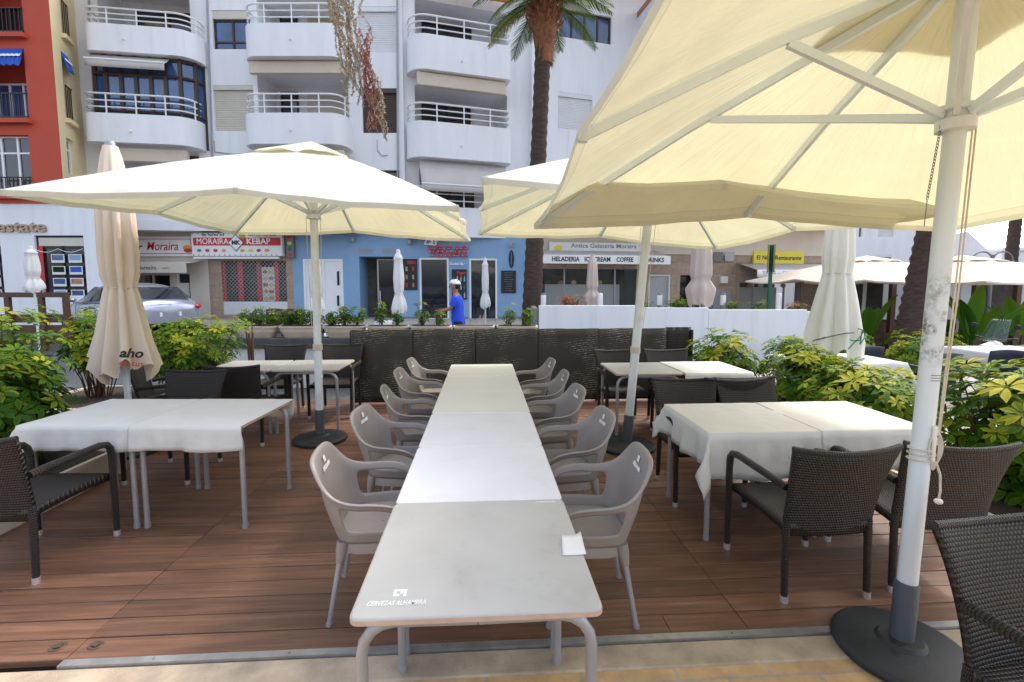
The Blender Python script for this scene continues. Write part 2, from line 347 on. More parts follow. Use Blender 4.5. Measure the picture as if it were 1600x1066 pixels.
M['trunk']=mat('trunk',(.060,.038,.028),.9,var=.5,scale=7,bump=.9,bscale=14,stretch=(1,1,3))
M['boot']=mat('boot',(.22,.085,.04),.85,var=.5,scale=10,bump=.8,bscale=25)
M['beigegar']=mat('beigegar',(.50,.40,.28),.6,var=.3,scale=12); M['redgar']=mat('redgar',(.42,.17,.13),.6,var=.3,scale=12)
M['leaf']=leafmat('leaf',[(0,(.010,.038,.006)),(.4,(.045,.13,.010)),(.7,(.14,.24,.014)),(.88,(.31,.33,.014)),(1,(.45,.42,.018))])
M['leaf_dark']=leafmat('leaf_dark',[(0,(.01,.035,.008)),(.5,(.04,.11,.012)),(1,(.16,.24,.03))])
M['banana']=leafmat('banana',[(0,(.03,.12,.01)),(1,(.16,.34,.03))])
M['palmleaf']=leafmat('palmleaf',[(0,(.02,.05,.01)),(.6,(.10,.15,.02)),(1,(.30,.28,.08))])
M['flower']=leafmat('flower',[(0,(.03,.09,.02)),(.55,(.06,.14,.02)),(.6,(.45,.05,.05)),(1,(.6,.25,.05))])
M['navy']=mat('navy',(.012,.016,.03),.6)
def fence_mat():
    m,n,out=nt('woven_screen'); b=N(n,'ShaderNodeBsdfPrincipled',Roughness=.5); tc=n.nodes.new('ShaderNodeTexCoord')
    mp=n.nodes.new('ShaderNodeMapping'); mp.inputs['Scale'].default_value=(1,1,2.6); mp.inputs['Rotation'].default_value=(0,radians(18),0); n.links.new(tc.outputs['Object'],mp.inputs[0])
    w=N(n,'ShaderNodeTexWave',Scale=4.0,Distortion=5.0,Detail=3.0); w.bands_direction='Z'; w.inputs['Detail Scale'].default_value=.8; n.links.new(mp.outputs[0],w.inputs['Vector'])
    msk=N(n,'ShaderNodeTexNoise',Scale=2.2,Detail=2.0); n.links.new(tc.outputs['Object'],msk.inputs['Vector'])
    fine=N(n,'ShaderNodeTexNoise',Scale=30.0,Detail=2.0); n.links.new(mp.outputs[0],fine.inputs['Vector'])
    a=ramp(n,w.outputs['Fac'],[(.86,(0,0,0)),(.98,(1,1,1))]); c=ramp(n,msk.outputs['Fac'],[(.44,(0,0,0)),(.60,(1,1,1))]); d=ramp(n,fine.outputs['Fac'],[(.42,(.05,.05,.05)),(.62,(1,1,1))])
    x=N(n,'ShaderNodeMix',data_type='RGBA',blend_type='MULTIPLY'); x.inputs[0].default_value=1; n.links.new(a,x.inputs[6]); n.links.new(c,x.inputs[7])
    y=N(n,'ShaderNodeMix',data_type='RGBA',blend_type='MULTIPLY'); y.inputs[0].default_value=1; n.links.new(x.outputs[2],y.inputs[6]); n.links.new(d,y.inputs[7])
    z=N(n,'ShaderNodeMix',data_type='RGBA'); z.inputs[6].default_value=(.034,.030,.026,1); z.inputs[7].default_value=(.50,.46,.40,1); n.links.new(y.outputs[2],z.inputs[0]); n.links.new(z.outputs[2],b.inputs['Base Color'])  # pale streaks are painted glints of light coming through the weave
    wv=N(n,'ShaderNodeTexWave',Scale=22.0,Distortion=.5); wv.bands_direction='Z'; n.links.new(tc.outputs['Object'],wv.inputs['Vector'])
    bp=N(n,'ShaderNodeBump',Strength=.18,Distance=.006); n.links.new(wv.outputs['Fac'],bp.inputs['Height']); n.links.new(bp.outputs[0],b.inputs['Normal'])
    n.links.new(b.outputs[0],out.inputs[0]); return m
M['woven']=fence_mat()
# ================================================================= ground, deck
def sm(x): x=max(0,min(1,x)); return x*x*(3-2*x)
def gz(x,y): return -.07+.50*sm((y-10.2)/5.2)*(1-sm((x-3.5)/7))-.55*sm((x-4)/7)*sm((y-6)/5)
mb=MB(); R_=[-400,-150,-60,-40]+[-32+2*i for i in range(33)]+[36,45,60,150,400]
n_=len(R_)
mb.add([(x,y,gz(x,y)) for y in R_ for x in R_],[(j*n_+i,j*n_+i+1,(j+1)*n_+i+1,(j+1)*n_+i) for j in range(n_-1) for i in range(n_-1)])
tag(mb.build('ground',M['asphalt']),kind='structure')
# pavement in front of the shops
mb=MB(STREET)
mb.grid(lambda a,b:(-14+22*a,13.6+5*b,gz(toW(-14+22*a,13.6+5*b).x,toW(-14+22*a,13.6+5*b).y)+.13),22,6)
tag(mb.build('pavement',M['pave']),kind='structure')
mb=MB(); mb.box(-9,9,-4,1.955,-.2,-.012); tag(mb.build('terrace_paving',M['paver']),kind='structure')
mb=MB(); mb.box(-9,9,1.955,2.108,-.2,-.006); tag(bevel(mb.build('kerb',M['concrete']),.012),kind='structure')
def plank_deck(name, xs, y0, y1):
    mb=MB(); w=.138; k=0; y=y0
    while y<y1:
        for a,b in zip(xs[:-1],xs[1:]):
            x=a
            while x<b-.01:
                e=min(b, x+random.uniform(1.7,2.9)) if b-x>3 else b
                mb.tint=random.uniform(.12,.9); dz=random.uniform(-.0015,.0015)
                mb.add([(x+.002,y+.0036,-.03),(e-.002,y+.0036,-.03),(e-.002,y+w-.0036,-.03),(x+.002,y+w-.0036,-.03),(x+.002,y+.0036,dz-.003),(e-.002,y+.0036,dz-.003),(e-.002,y+w-.0036,dz-.003),(x+.002,y+w-.0036,dz-.003),
                        (x+.002,y+.0055,dz),(e-.002,y+.0055,dz),(e-.002,y+w-.0055,dz),(x+.002,y+w-.0055,dz)],
                       [(0,1,5,4),(1,2,6,5),(2,3,7,6),(3,0,4,7),(4,5,9,8),(6,7,11,10),(8,9,10,11),(5,6,10,9),(7,4,8,11)])
                x=e
        y+=w
    return tag(mb.build(name,M['deck'],smooth=False),kind='structure')
plank_deck('wooden_deck_floor',[-4.6,-1.9,1.3,4.2],2.15,7.0)
mb=MB(); mb.box(-4.6,4.2,2.15,7.0,-.06,-.034); tag(mb.build('deck_floor_underlay',M['dark_void']),kind='structure')
mb=MB(); mb.box(-1.9,4.2,2.110,2.149,-.05,.004); mb.build('metal_kerb_strip',M['alu']); tag(bpy.data.objects['metal_kerb_strip'],kind='structure')
mb=MB()
for x in (-1.5,-.9,-.2,.5,1.2,1.9): mb.lathe([(.006,.004),(.006,.0065),(.001,.007)],8,(x,2.13,0))
mb.build('kerb_strip_line',M['ink_grey']); tag(bpy.data.objects['kerb_strip_line'],kind='structure')
# recessed deck fittings near the seam
for i,(x,y,r) in enumerate(((-2.0,2.235,.35),(-1.83,2.235,-.3))):
    t=thing('deck_fitting',['small metal recess cover set in deck board outside the seam','small metal recess cover set in deck board beside the strip end'][i],'fitting',(x,y,.002),r,'recess covers in the deck')
    mb=MB(); mb.lathe([(.016,.001),(.020,.002),(.026,.002),(.028,.0)],20,fn=lambda a,i_,rr: rr*(1+.25*abs(cos(a))),cap=False); mb.build('rim',M['fitting'],t)
    mb=MB(); mb.box(-.014,.014,-.012,.012,.001,.0045); mb.build('plate',M['fitting'],t)
# ================================================================= tables
def rrect(hx,hy,r,n=5):
    P=[]
    for cx,cy,a0 in ((hx-r,hy-r,0),(-hx+r,hy-r,pi/2),(-hx+r,-hy+r,pi),(hx-r,-hy+r,1.5*pi)):
        for i in range(n+1): a=a0+pi/2*i/n; P.append((cx+r*cos(a),cy+r*sin(a)))
    return P
def make_table(m, name, label, group):
    t=thing(name,label,'table',group=group)
    mb=MB(); mb.prism(rrect(.37,.37,.03),.716,.74); o=bevel(mb.build('tabletop',m,t),.006)
    mb=MB(); mb.prism(rrect(.3715,.3715,.031),.7195,.7345); mb.build('edge_band',M['edge'],o)
    for sx in (-1,1):
        for sy in (-1,1):
            mb=MB(); y=sy*.325; P=[(sx*.345,y,0),(sx*.345,y,.60)]+[(sx*(.345-.1+.1*cos(a)),y,.60+.1*sin(a)) for a in (pi/8,pi/4,3*pi/8,pi/2)]+[(sx*.001,y,.697)]
            mb.tube(P,.0175,10); l=mb.build('leg',M['greypaint'],t)
            mb=MB(); mb.tube([(sx*.345,y,-.008),(sx*.345,y,.03)],.0205,10); mb.build('foot_cap',M['greypaint'],l)
    return t
TB={}
tl=make_table(M['taupe_top'],'terrace_table','bare taupe table heading the long row, brewery print on its corner','tables of the long row')
tl.location=(-.02,1.685,0)
text('CERVEZAS ALHAMBRA',.03,M['white_ink'],tl,T(-.245,-.305,.7412),ext=0,bold=.0004,shear=.25,name='printed_lettering',width=.175)
mb=MB()
for i in range(4):
    for j in range(3):
        if random.random()<.85: mb.box(-.262+i*.0105,-.253+i*.0105,-.272+j*.0115,-.2625+j*.0115,.7405,.7409)
mb.build('printed_emblem',M['white_ink'],tl)
text('ALHAMBRA',.016,M['white_ink'],tl,T(.29,.34,.7408)@Matrix.Rotation(pi,4,'Z'),ext=.0002,bold=.0004,shear=.25,name='printed_lettering',width=.09)
tw=make_table(M['white_top'],'terrace_table','bright white table just behind the bare taupe one','tables of the long row'); tw.location=(-.02,2.43,-.004)
dup(tw,(-.02,3.175,-.006),0,'dull white table, third of the long row')
tc_=make_table(M['canopy_lit_top'],'terrace_table','cream-lit table fourth in the long row','tables of the long row'); tc_.location=(-.02,3.92,-.004)
dup(tc_,(-.02,4.665,-.006),0,'cream-lit table, next to last of the long row')
dup(tc_,(-.02,5.41,-.004),0,'end table of the long row, beside the woven screen')
PLAIN=None
def side_table(x,y,rz,label,m='taupe_top'):
    global PLAIN
    if PLAIN is None:
        PLAIN=make_table(M['taupe_top'],'terrace_table',label,'side tables'); PLAIN.location=(x,y,0); PLAIN.rotation_euler=(0,0,rz); return PLAIN
    return dup(PLAIN,(x,y,0),rz,label,'side tables')
LR=radians(-4)
side_table(-2.75,3.73,LR,'clothed table under the white cloth, planter end of the pair by the beige folded parasol')
side_table(-1.99,3.68,LR,'clothed table with its bare side and legs facing the long row')
side_table(-2.78,5.85,0,'cream table before two dark chairs, at the hedge end of the back pair')
side_table(-2.02,5.85,0,'cream table beside the open square parasol pole, screen end of the back pair')
side_table(1.80,5.40,0,'taupe table by the leaning parasol pole, before the woven screen')
side_table(2.545,5.40,0,'back table half covered by a white cloth beside the shrubs')
side_table(1.82,3.31,0,'table under the long pointed cloth corner, facing the resin chairs')
side_table(2.565,3.31,0,'table under the sunlit half of cloth beside the variegated shrubs')
# receipt
mb=MB(); P_=[(.285,1.73),(.352,1.735),(.362,1.60),(.318,1.596),(.292,1.625)]
mb.grid(lambda a,b:(.287+.072*a+.012*b*(1-a)*(-1)+ .006*(1-b), 1.735-.135*b, .742+.006*abs(a-.4)**1.5+.012*sm((a-.75)*4)*sm(1-b)),6,6)
tag(solid(mb.build('paper_receipt',M['sign_white']),.0006),'crumpled white paper slip lying on the edge of the bare taupe table','receipt')
# ---------------------------------------------------------------- tablecloths
def cloth(label, cx, cy, rz, hx, hy, L, Rr, Fr, B, seed, name='tablecloth', corner=1.0, z=.7415, fold=None):
    rnd=random.Random(seed); ph=[rnd.uniform(0,6.28) for _ in range(6)]
    x0,x1,y0,y1=-hx-L,hx+Rr,-hy-Fr,hy+B
    def axis(lo,a,b,hi,n):
        P=[lo+(a-lo)*i/6 for i in range(6)] if a-lo>.005 else []
        P+=[a+(b-a)*i/n for i in range(n+1)]
        if hi-b>.005: P+=[b+(hi-b)*(i+1)/6 for i in range(6)]
        return P
    X=axis(x0,-hx,hx,x1,44); Y=axis(y0,-hy,hy,y1,36); mb=MB()
    def pt(x,y):
        qx=max(-hx,min(hx,x)); qy=max(-hy,min(hy,y)); dx=x-qx; dy=y-qy; ax,ay=abs(dx),abs(dy)
        if ax<1e-6 and ay<1e-6:
            zz=0
            if fold is not None: zz=.004*exp(-((x-fold)/.012)**2)
            zz+=.0022*(noise.noise(V((x*7+seed,y*7,0)))+.5*noise.noise(V((x*17,y*17+seed,3))))+.0008+.0022*exp(-((y-.05)/.006)**2)+.0022*exp(-((x-.13)/.006)**2); return (x,y,z+zz)
        d=max(ax,ay)+.42*min(ax,ay); s=sqrt(ax*ax+ay*ay)
        along = x if ay>ax else y
        wv=(.014*sin(along*13+ph[0])+.010*sin(along*29+ph[1])+.005*sin(along*57+ph[3]))*min(1,d/.26)
        o=.006+.045*min(1,d/.3)*.35+wv; c=min(ax,ay)*.55
        px=qx+(dx/s)*(o+ (c if ax>0 and ay>0 else 0)); py=qy+(dy/s)*(o+(c if ax>0 and ay>0 else 0))
        px+=.014*min(1,d/.15)*noise.noise(V((x*9+seed,y*9,1))); py+=.014*min(1,d/.15)*noise.noise(V((x*9,y*9+seed,2))); dr=d*(1+.03*sin(along*9+ph[2])); r=.007
        return (px,py,z-(dr if dr>r else dr*dr/r*.5+dr*.5))
    n=len(X); mb.add([pt(x,y) for y in Y for x in X],[(j*n+i,j*n+i+1,(j+1)*n+i+1,(j+1)*n+i) for j in range(len(Y)-1) for i in range(n-1)])
    o=mb.build(name,M['cloth'],ang=180); o.location=(cx,cy,0); o.rotation_euler=(0,0,rz)
    solid(o,.0012,1,0); return tag(o,label,'tablecloth',group='white tablecloths')
cloth('white tablecloth with curved drop at the planter end of the table by the hedge',-2.75,3.73,LR,.385,.385,.12,-.004,.17,.12,1)
cloth('white tablecloth ending flush at a bare table edge facing the grey resin chairs',-1.99,3.68,LR,.385,.385,-.004,-.004,.17,.15,2,z=.7432)
cloth('white tablecloth whose long pointed corner hangs toward the resin chairs',1.83,3.31,0,.385,.385,.23,-.01,.30,.12,3)
cloth('white tablecloth lit by a strip of sun beside the yellow-green shrubs',2.575,3.31,0,.385,.385,-.01,.22,.26,.12,4,z=.7432)
cloth('small white tablecloth on the back table against the shrubs',2.56,5.40,0,.38,.385,-.01,.10,.22,.10,5)
# ================================================================= resin armchair
def pw(t, K):
    t=abs(t)
    for (a,p),(b,q) in zip(K[:-1],K[1:]):
        if t<=b:
            s=(t-a)/(b-a); return tuple(x+(y-x)*s for x,y in zip(p,q))
    return K[-1][1]
RIM=[(0,(-.305,0,.845)),(.16,(-.30,.12,.84)),(.24,(-.288,.175,.825)),(.33,(-.262,.205,.775)),(.44,(-.215,.235,.70)),(.52,(-.155,.258,.662)),(.6,(-.085,.275,.652)),(.72,(.02,.285,.655)),(.83,(.115,.28,.635)),(.91,(.175,.265,.585)),(.96,(.20,.25,.52)),(1,(.212,.235,.452))]
SEA=[(0,(-.20,0,.435)),(.16,(-.198,.10,.435)),(.24,(-.192,.145,.435)),(.33,(-.178,.175,.435)),(.44,(-.148,.20,.435)),(.52,(-.11,.21,.435)),(.6,(-.065,.214,.435)),(.72,(.01,.218,.435)),(.83,(.09,.22,.435)),(.91,(.15,.222,.435)),(.96,(.185,.223,.435)),(1,(.205,.224,.435))]
TS=[-1,-.96,-.91,-.83,-.72,-.64,-.56,-.49,-.42,-.33,-.24,-.16,-.08,0,.08,.16,.24,.33,.42,.49,.56,.64,.72,.83,.91,.96,1]
def make_resin():
    t=thing('resin_armchair','','chair',group='taupe resin armchairs along the long table')
    mb=MB(); rows=[]
    for tt in TS:
        s=-1 if tt<0 else 1
        r=pw(tt,RIM); q=pw(tt,SEA); r=V((r[0],r[1]*s,r[2])); q=V((q[0],q[1]*s,q[2])); a=abs(tt)
        band=.045 if a>.5 else .045+.0*(.5-a)
        out=V((q.x-.02,q.y,0)).normalized() if a<.5 else V((.15*(a-.7),s,0)).normalized()
        hgt=r.z-q.z
        low=q.lerp(r,min(.35,.05/max(hgt,.02))); low+=out*.004
        und=r-V((0,0,min(band,hgt*.6)))-out*(.012 if a>.45 else .01)
        if a<=.5: und=q.lerp(r,1-.06/hgt)
        mid=low.lerp(und,.5)+out*(.012 if a<.45 else 0)
        if .44<a<.5: mid=mid
        lip=r+out*.018+V((0,0,-.012))
        rows.append([q-V((0,0,.02))-out*.006,low,mid,und,r,lip])
    nu=len(TS); nv=6
    P=[rows[i][j] for j in range(nv) for i in range(nu)]
    F=[]
    for j in range(nv-1):
        for i in range(nu-1):
            am=abs((TS[i]+TS[i+1])/2)
            if j in (1,2) and .5<am<.97: continue
            F.append((j*nu+i,j*nu+i+1,(j+1)*nu+i+1,(j+1)*nu+i))
    mb.add(P,F); sh=mb.build('backrest',M['resin'],t,ang=180); solid(sh,.007,0,2)
    # printed emblem and lettering on the inner face of the back
    mb=MB()
    RM=Matrix(((0,-.27,.963,0),(1,0,0,0),(0,.963,.27,0),(0,0,0,1)))
    L=T(-.268,0,.745)@RM
    text('CERVEZAS ALHAMBRA',.03,M['white_ink'],sh,L,ext=.0003,bold=.001,shear=.25,name='printed_lettering',width=.13)
    mb.m=T(-.278,0,.785)@RM
    for i in range(3):
        for j in range(3): mb.box(-.016+i*.011,-.007+i*.011,-.014+j*.011,-.005+j*.011,0,.001)
    mb.build('printed_emblem',M['white_ink'],sh)
    # seat
    mb=MB(); m=24
    def se(a,k,z):
        c,s=cos(a),sin(a); e=.55
        return (.012+.212*k*abs(c)**e*(1 if c>0 else -1), (.222-.02*(1-c)/2)*k*abs(s)**e*(1 if s>0 else -1), z)
    rings=[(1.0,.36),(1.0,.425),(.985,.437),(.93,.441),(.7,.432),(.35,.426),(.02,.424)]
    P=[se(2*pi*i/m,k,z-(.01 if k>.9 and cos(2*pi*i/m)>.8 else 0)) for k,z in rings for i in range(m)]
    F=[(j*m+i,j*m+(i+1)%m,(j+1)*m+(i+1)%m,(j+1)*m+i) for j in range(len(rings)-1) for i in range(m)]
    mb.add(P,F); mb.build('seat',M['resin'],t,ang=60)
    for sx,sy in ((-1,-1),(-1,1),(1,-1),(1,1)):
        a=V((.17*sx+.01,.175*sy,.42)); b=V(((.235 if sx<0 else .20)*sx,.205*sy,0)); mb=MB()
        mb.tube([a,a.lerp(b,.12),a.lerp(b,.26)],[.030,.028,.018],10); mb.build('leg_socket',M['resin'],t)
        mb=MB(); mb.tube([a.lerp(b,.2),b],[.0145,.012],10); l=mb.build('leg',M['greypaint'],t)
        mb=MB(); mb.tube([a.lerp(b,.965),b+V((0,0,-.002))],[.0155,.0155],10); mb.build('foot_cap',M['greypaint'],l)
    return t
RC=make_resin()
for k,(x,y,r,lab) in enumerate([(-.56,2.53,5,'resin chair at the bright white table, on the parasol-base side'),(-.57,3.33,-6,'resin chair on the parasol-base side, second from the bare table'),(-.55,4.10,7,'third resin chair from the camera on the parasol-base side'),
      (-.58,4.92,-3,'fourth resin chair from the camera on the parasol-base side'),(-.56,5.62,-3,'last resin chair by the woven screen, on the parasol-base side'),
      (.53,2.42,176,'resin chair beside the paper slip, on the pointed-cloth side'),(.55,3.19,184,'resin chair on the pointed-cloth side, second from the bare table'),(.52,3.98,186,'third resin chair from the camera on the pointed-cloth side'),
      (.52,4.72,180,'fourth resin chair from the camera on the pointed-cloth side'),(.50,5.50,184,'last resin chair by the woven screen, on the pointed-cloth side')]):
    if k==0: RC.location=(x,y,0); RC.rotation_euler=(0,0,radians(r)); RC['label']=lab
    else: dup(RC,(x,y,0),radians(r),lab)
# ================================================================= woven armchair
def make_wicker():
    t=thing('woven_armchair','','chair',group='dark woven armchairs')
    cell=.0155
    def back(u,v):
        s=u*2-1; z=.36+.51*v-.022*v*v*(1-s*s)
        return (-.235-.095*v**1.3-.035*(1-s*s)*(.4+.6*v)-.02*v**3, s*(.245+.045*v**2.2), z)
    mb=MB(); mb.grid(back,16,14,uv=(.54/cell,.52/cell)); b=mb.build('backrest',M['wicker'],t,ang=180); solid(b,.022,0)
    mb=MB(); mb.tube([V(back(i/14,1))+V((0,0,.002)) for i in range(15)],.015,8,vs=1/.012); mb.build('top_roll',M['wrap'],b)
    mb=MB()
    mb.grid(lambda u,v:(.27-.53*v,(u*2-1)*(.245),.432+.012*sin(pi*v)-.02*sin(pi*u)*sin(pi*v)),12,12,uv=(.5/cell,.52/cell))
    s_=mb.build('seat',M['wicker'],t,ang=180); solid(s_,.045,-1)
    for sy in (-1,1):
        y=sy*.265
        mb=MB(); P=[(-.262,sy*.252,.635),(-.20,y+sy*.004,.648),(.0,y+sy*.012,.655),(.17,y+sy*.012,.655),(.225,y+sy*.01,.642),(.252,y+sy*.008,.612),(.262,y+sy*.006,.56)]
        mb.tube(P,.0215,10,vs=1/.014); mb.build('arm',M['wrap'],t)
        mb=MB(); mb.tube([(.262,y+sy*.006,.565),(.268,y,.035)],[.021,.0185],10,vs=1/.014); l=mb.build('leg',M['wrap'],t)
        mb=MB(); mb.tube([(.268,y,.0),(.268,y,.036)],.0205,12); mb.build('metal_foot',M['steel'],l)
        mb=MB(); mb.tube([(-.245,sy*.232,.44),(-.262,sy*.235,.035)],[.0205,.018],10,vs=1/.014); l=mb.build('leg',M['wrap'],t)
        mb=MB(); mb.tube([(-.263,sy*.235,.0),(-.262,sy*.235,.036)],.0205,12); mb.build('metal_foot',M['steel'],l)
    return t
WC=make_wicker()
for k,(x,y,r,lab) in enumerate([(-2.77,3.03,87,'dark woven armchair seen from behind, tucked at the clothed table by the beige trough'),(1.83,2.61,91,'dark woven armchair nearest the long table, back to the viewer, at the pointed cloth'),
      (2.51,2.63,84,'dark woven armchair half behind the thick white parasol pole'),(1.86,1.17,-84,'dark woven armchair cropped by the photo corner, beside the parasol base disc'),
      (-2.78,4.40,-92,'dark woven armchair facing the viewer behind the hedge-side clothed table'),(-2.56,5.36,88,'dark woven armchair with its back to the one facing the clothed table'),
      (-2.72,6.40,-90,'dark woven armchair behind the cream back table, nearer the bare tied stems'),(-1.95,6.40,-90,'dark woven armchair against the woven screen end, beside the square parasol pole'),
      (1.69,5.64,-90,'dark woven armchair behind the leaning parasol pole, against the screen'),(2.33,5.62,-90,'dark woven armchair by the screen end, behind the sunlit back table'),
      (1.74,3.72,-93,'dark woven armchair facing the viewer across the pointed cloth'),(2.34,3.73,-86,'dark woven armchair facing the viewer across the sunlit cloth, by the shrubs'),
      (2.22,4.42,92,'black woven armchair standing between the two far-side tables, back to the viewer'),(-3.35,5.35,20,'dark woven armchair in the shade behind the folded beige parasol')]):
    if k==0: WC.location=(x,y,0); WC.rotation_euler=(0,0,radians(r)); WC['label']=lab
    else: dup(WC,(x,y,0),radians(r),lab)
# ================================================================= parasols
def make_parasol(label, loc, a, zm, zc, za, rot, lean, prun, pr, base_r, seed, group='open cream parasols', cloth_m=None, name='open_parasol', sag=.05, tilt=(0,0), off=(0,0), lift={}):
    t=thing(name,label,'parasol',loc,0,group); rnd=random.Random(seed); cm=cloth_m or M['canvas']
    def ax(z): return V((lean[0]*z/3,lean[1]*z/3,z))
    top=ax(za); E=[]
    for i in range(8):
        an=rot+pi/4*i; c=(i%2==1); rr=a*(sqrt(2) if c else 1); z=(zc if c else zm)+lift.get(i,0)
        x=rr*cos(an)+off[0]; y=rr*sin(an)+off[1]; E.append(V((top.x+x,top.y+y,z+tilt[0]*x+tilt[1]*y)))
    def rib(i,r): return top.lerp(E[i%8],r)+V((0,0,.035*sin(pi*r)))
    m=6; RG=[.02,.12,.25,.4,.55,.7,.85,.95,1.0]; P=[];F=[]
    n=8*m+1
    UVc=[]
    for r in RG:
        for i in range(9):
            for k in range(m if i<8 else 1):
                UVc.append((i+k/m,r))
                s=k/m; p=rib(i,r).lerp(rib(i+1,r),s); q=4*s*(1-s)
                p.z-=sag*r*q*(.5+.5*r)
                cen=top.lerp(V((top.x,top.y,p.z)),1); inn=(V((top.x,top.y,p.z))-p); p+=inn*(.018*q*r**3)
                p.z+=.006*sin(7*s*pi+(i%8)*2+seed)*r*q
                P.append(p)
    for (dz,k_) in ((-.018,1.001),(-.04,.999)):       # short hem
        for i in range(n):
            p=P[(len(RG)-1)*n+i]; UVc.append((UVc[i][0],1.0)); P.append(V((top.x+(p.x-top.x)*k_,top.y+(p.y-top.y)*k_,p.z+dz)))
    k=len(RG)+2
    F=[(j*n+i,j*n+i+1,(j+1)*n+i+1,(j+1)*n+i) for j in range(k-1) for i in range(n-1)]
    n=8*m
    mb=MB(); mb.add(P,F,UVc); can=mb.build('canopy',cm,t,ang=48)
    # vent cap
    P=[];cr=.26
    for r in (.01,.5,.9,1.0):
        for i in range(n):
            e=rib(i//m,cr/ (1)).lerp(rib(i//m+1,cr),(i%m)/m); b=top+V((0,0,.06)); p=b.lerp(e+V((0,0,.028)),r); s=(i%m)/m
            if r==1.0: p.z+=-.02+.03*sin(pi*s)+.008*sin(i*1.7+seed)
            P.append(p)
    mb=MB(); mb.add(P,[(j*n+i,j*n+(i+1)%n,(j+1)*n+(i+1)%n,(j+1)*n+i) for j in range(3) for i in range(n)]); mb.build('vent_cap',cm,can,ang=180)
    run=ax(prun)
    for i in range(8):
        d=(E[i]-top); d.z=0; d.normalize()
        p0=rib(i,.03)+d*.02+V((0,0,-.035)); p1=rib(i,.5)+V((0,0,-.03)); p2=rib(i,.985)+V((0,0,-.028))
        mb=MB(); mb.bar(p0,p1,.026,.040); mb.bar(p1,p2,.0255,.0395); r_=mb.build('rib',M['rib'],t,smooth=False)
        mb=MB(); mb.cbox(p2+V((0,0,.0)),(.035,.035,.045)); mb.build('end_cap',M['pole'],r_)
        s1=rib(i,.47 if i%2==0 else .45)+V((0,0,-.052)); s0=run+d*(pr+.022)+V((0,0,.02))
        mb=MB(); mb.bar(s0,s1,.022,.036); mb.build('strut',M['rib'],t,smooth=False)
    mb=MB(); mb.lathe([(pr+.004,-.05),(pr+.03,-.045),(pr+.03,.0),(pr+.012,.005),(pr+.012,.03),(pr+.032,.035),(pr+.032,.055),(pr+.006,.06)],20,run); mb.build('runner',M['pole'],t)
    mb=MB(); mb.lathe([(.02,-.06),(pr+.02,-.06),(pr+.03,-.02),(.02,.03)],16,top); mb.build('hub',M['pole'],t)
    mb=MB(); zs=.33; mb.tube([ax(zs-.05),ax(za*.5),ax(za-.05)],pr,20); mb.build('pole',M['worn_pole' if seed==3 else 'pole'],t)
    mb=MB(); mb.tube([ax(.03),ax(zs),ax(zs+.012)],[pr+.008,pr+.008,pr+.004],20); mb.build('pole_sleeve',M['sleeve'],t)
    bt=.045
    mb=MB(); R=base_r; mb.lathe([(R*.97,0),(R,.012),(R,bt*.6),(R*.97,bt*.85),(R*.9,bt),(pr+.06,bt+.012),(pr+.045,bt+.028),(pr+.012,bt+.03)],40); mb.build('base',M['rubber'],t)
    return t,ax,rib,run
pn,axn,ribn,runn=make_parasol('large open cream parasol with thick roped white pole and blue-grey sleeve, closest to the viewer',(1.925,1.98,-.006),1.66,2.32,2.16,3.06,pi*.0,(.12,.03),2.40,.040,.272,3,sag=.02,lift={5:.32,7:.30,6:.13,2:-.06})
# rope, cleat and chain of that parasol
mb=MB(); rnd=random.Random(4)
c=axn(.98); 
for k in range(7):
    r=.045+.002*k; h=.10-.006*k
    P=[(c.x+ .035+ (.035+.003*k)*sin(a)*.6-.012, c.y-.038-.004*k*(.3), c.z+h*cos(a)) for a in [2*pi*i/18 for i in range(19)]]
    mb.tube(P,.0035,5)
P=[]
for i in range(60):
    a=i*.62; P.append((c.x+(.047+.003*sin(i))*cos(a),c.y+(.047+.003*cos(i*1.3))*sin(a),c.z-.075+.0012*i+.006*sin(a*.5)))
mb.tube(P,.004,5)
mb.tube([(c.x+.032,c.y-.040,c.z-.06),(c.x+.055,c.y-.043,c.z-.12),(c.x+.065,c.y-.04,c.z-.20),(c.x+.06,c.y-.04,c.z-.235)],.0045,6)
mb.build('rope_coil',M['rope'],pn)
mb=MB(); mb.ball((c.x+.06,c.y-.04,c.z-.245),(.017,.017,.013),10,8); mb.build('rope_stopper',M['sign_white'],pn)
mb=MB(); mb.cbox((c.x+.010,c.y-.047,c.z+.02),(.018,.012,.16)); bevel(mb.build('cleat',M['canopy_lit_top'],pn),.005)
mb=MB()
for dx in (.058,.074): mb.tube([runn+V((dx,-.02,-.02)),axn(1.7)+V((dx-.004,-.025,0)),axn(1.05)+V((.042+(dx-.058)*.4,-.03,0))],.0035,5)
mb.build('hoist_rope',M['rope'],pn)
mb=MB(); P0_=runn+V((-.066,.0,-.03))
for k in range(24):
    z=-.013*k; mb.m=T(P0_.x+.0016*k*(-1),P0_.y,P0_.z+z)@Matrix.Rotation(pi/2*(k%2),4,'Z')
    mb.tube([(.005*cos(a),0,.009*sin(a)) for a in [2*pi*i/8 for i in range(9)]],.0018,4,cap=False)
mb.m=Matrix.Identity(4); mb.tube([P0_+V((-.037,0,-.31)),P0_+V((-.042,0,-.42))],.0025,4)
mb.build('locking_chain',M['ink_grey'],pn)
mb=MB(); mb.m=T(0,0,0); c2=axn(1.28)
for k in range(3): mb.tube([(c2.x+.0406*cos(a),c2.y+.0406*sin(a),c2.z+.012*k) for a in [-2.2+.1*i for i in range(14)]],.0015,4)
mb.build('adjustment_mark',M['ink_grey'],pn)
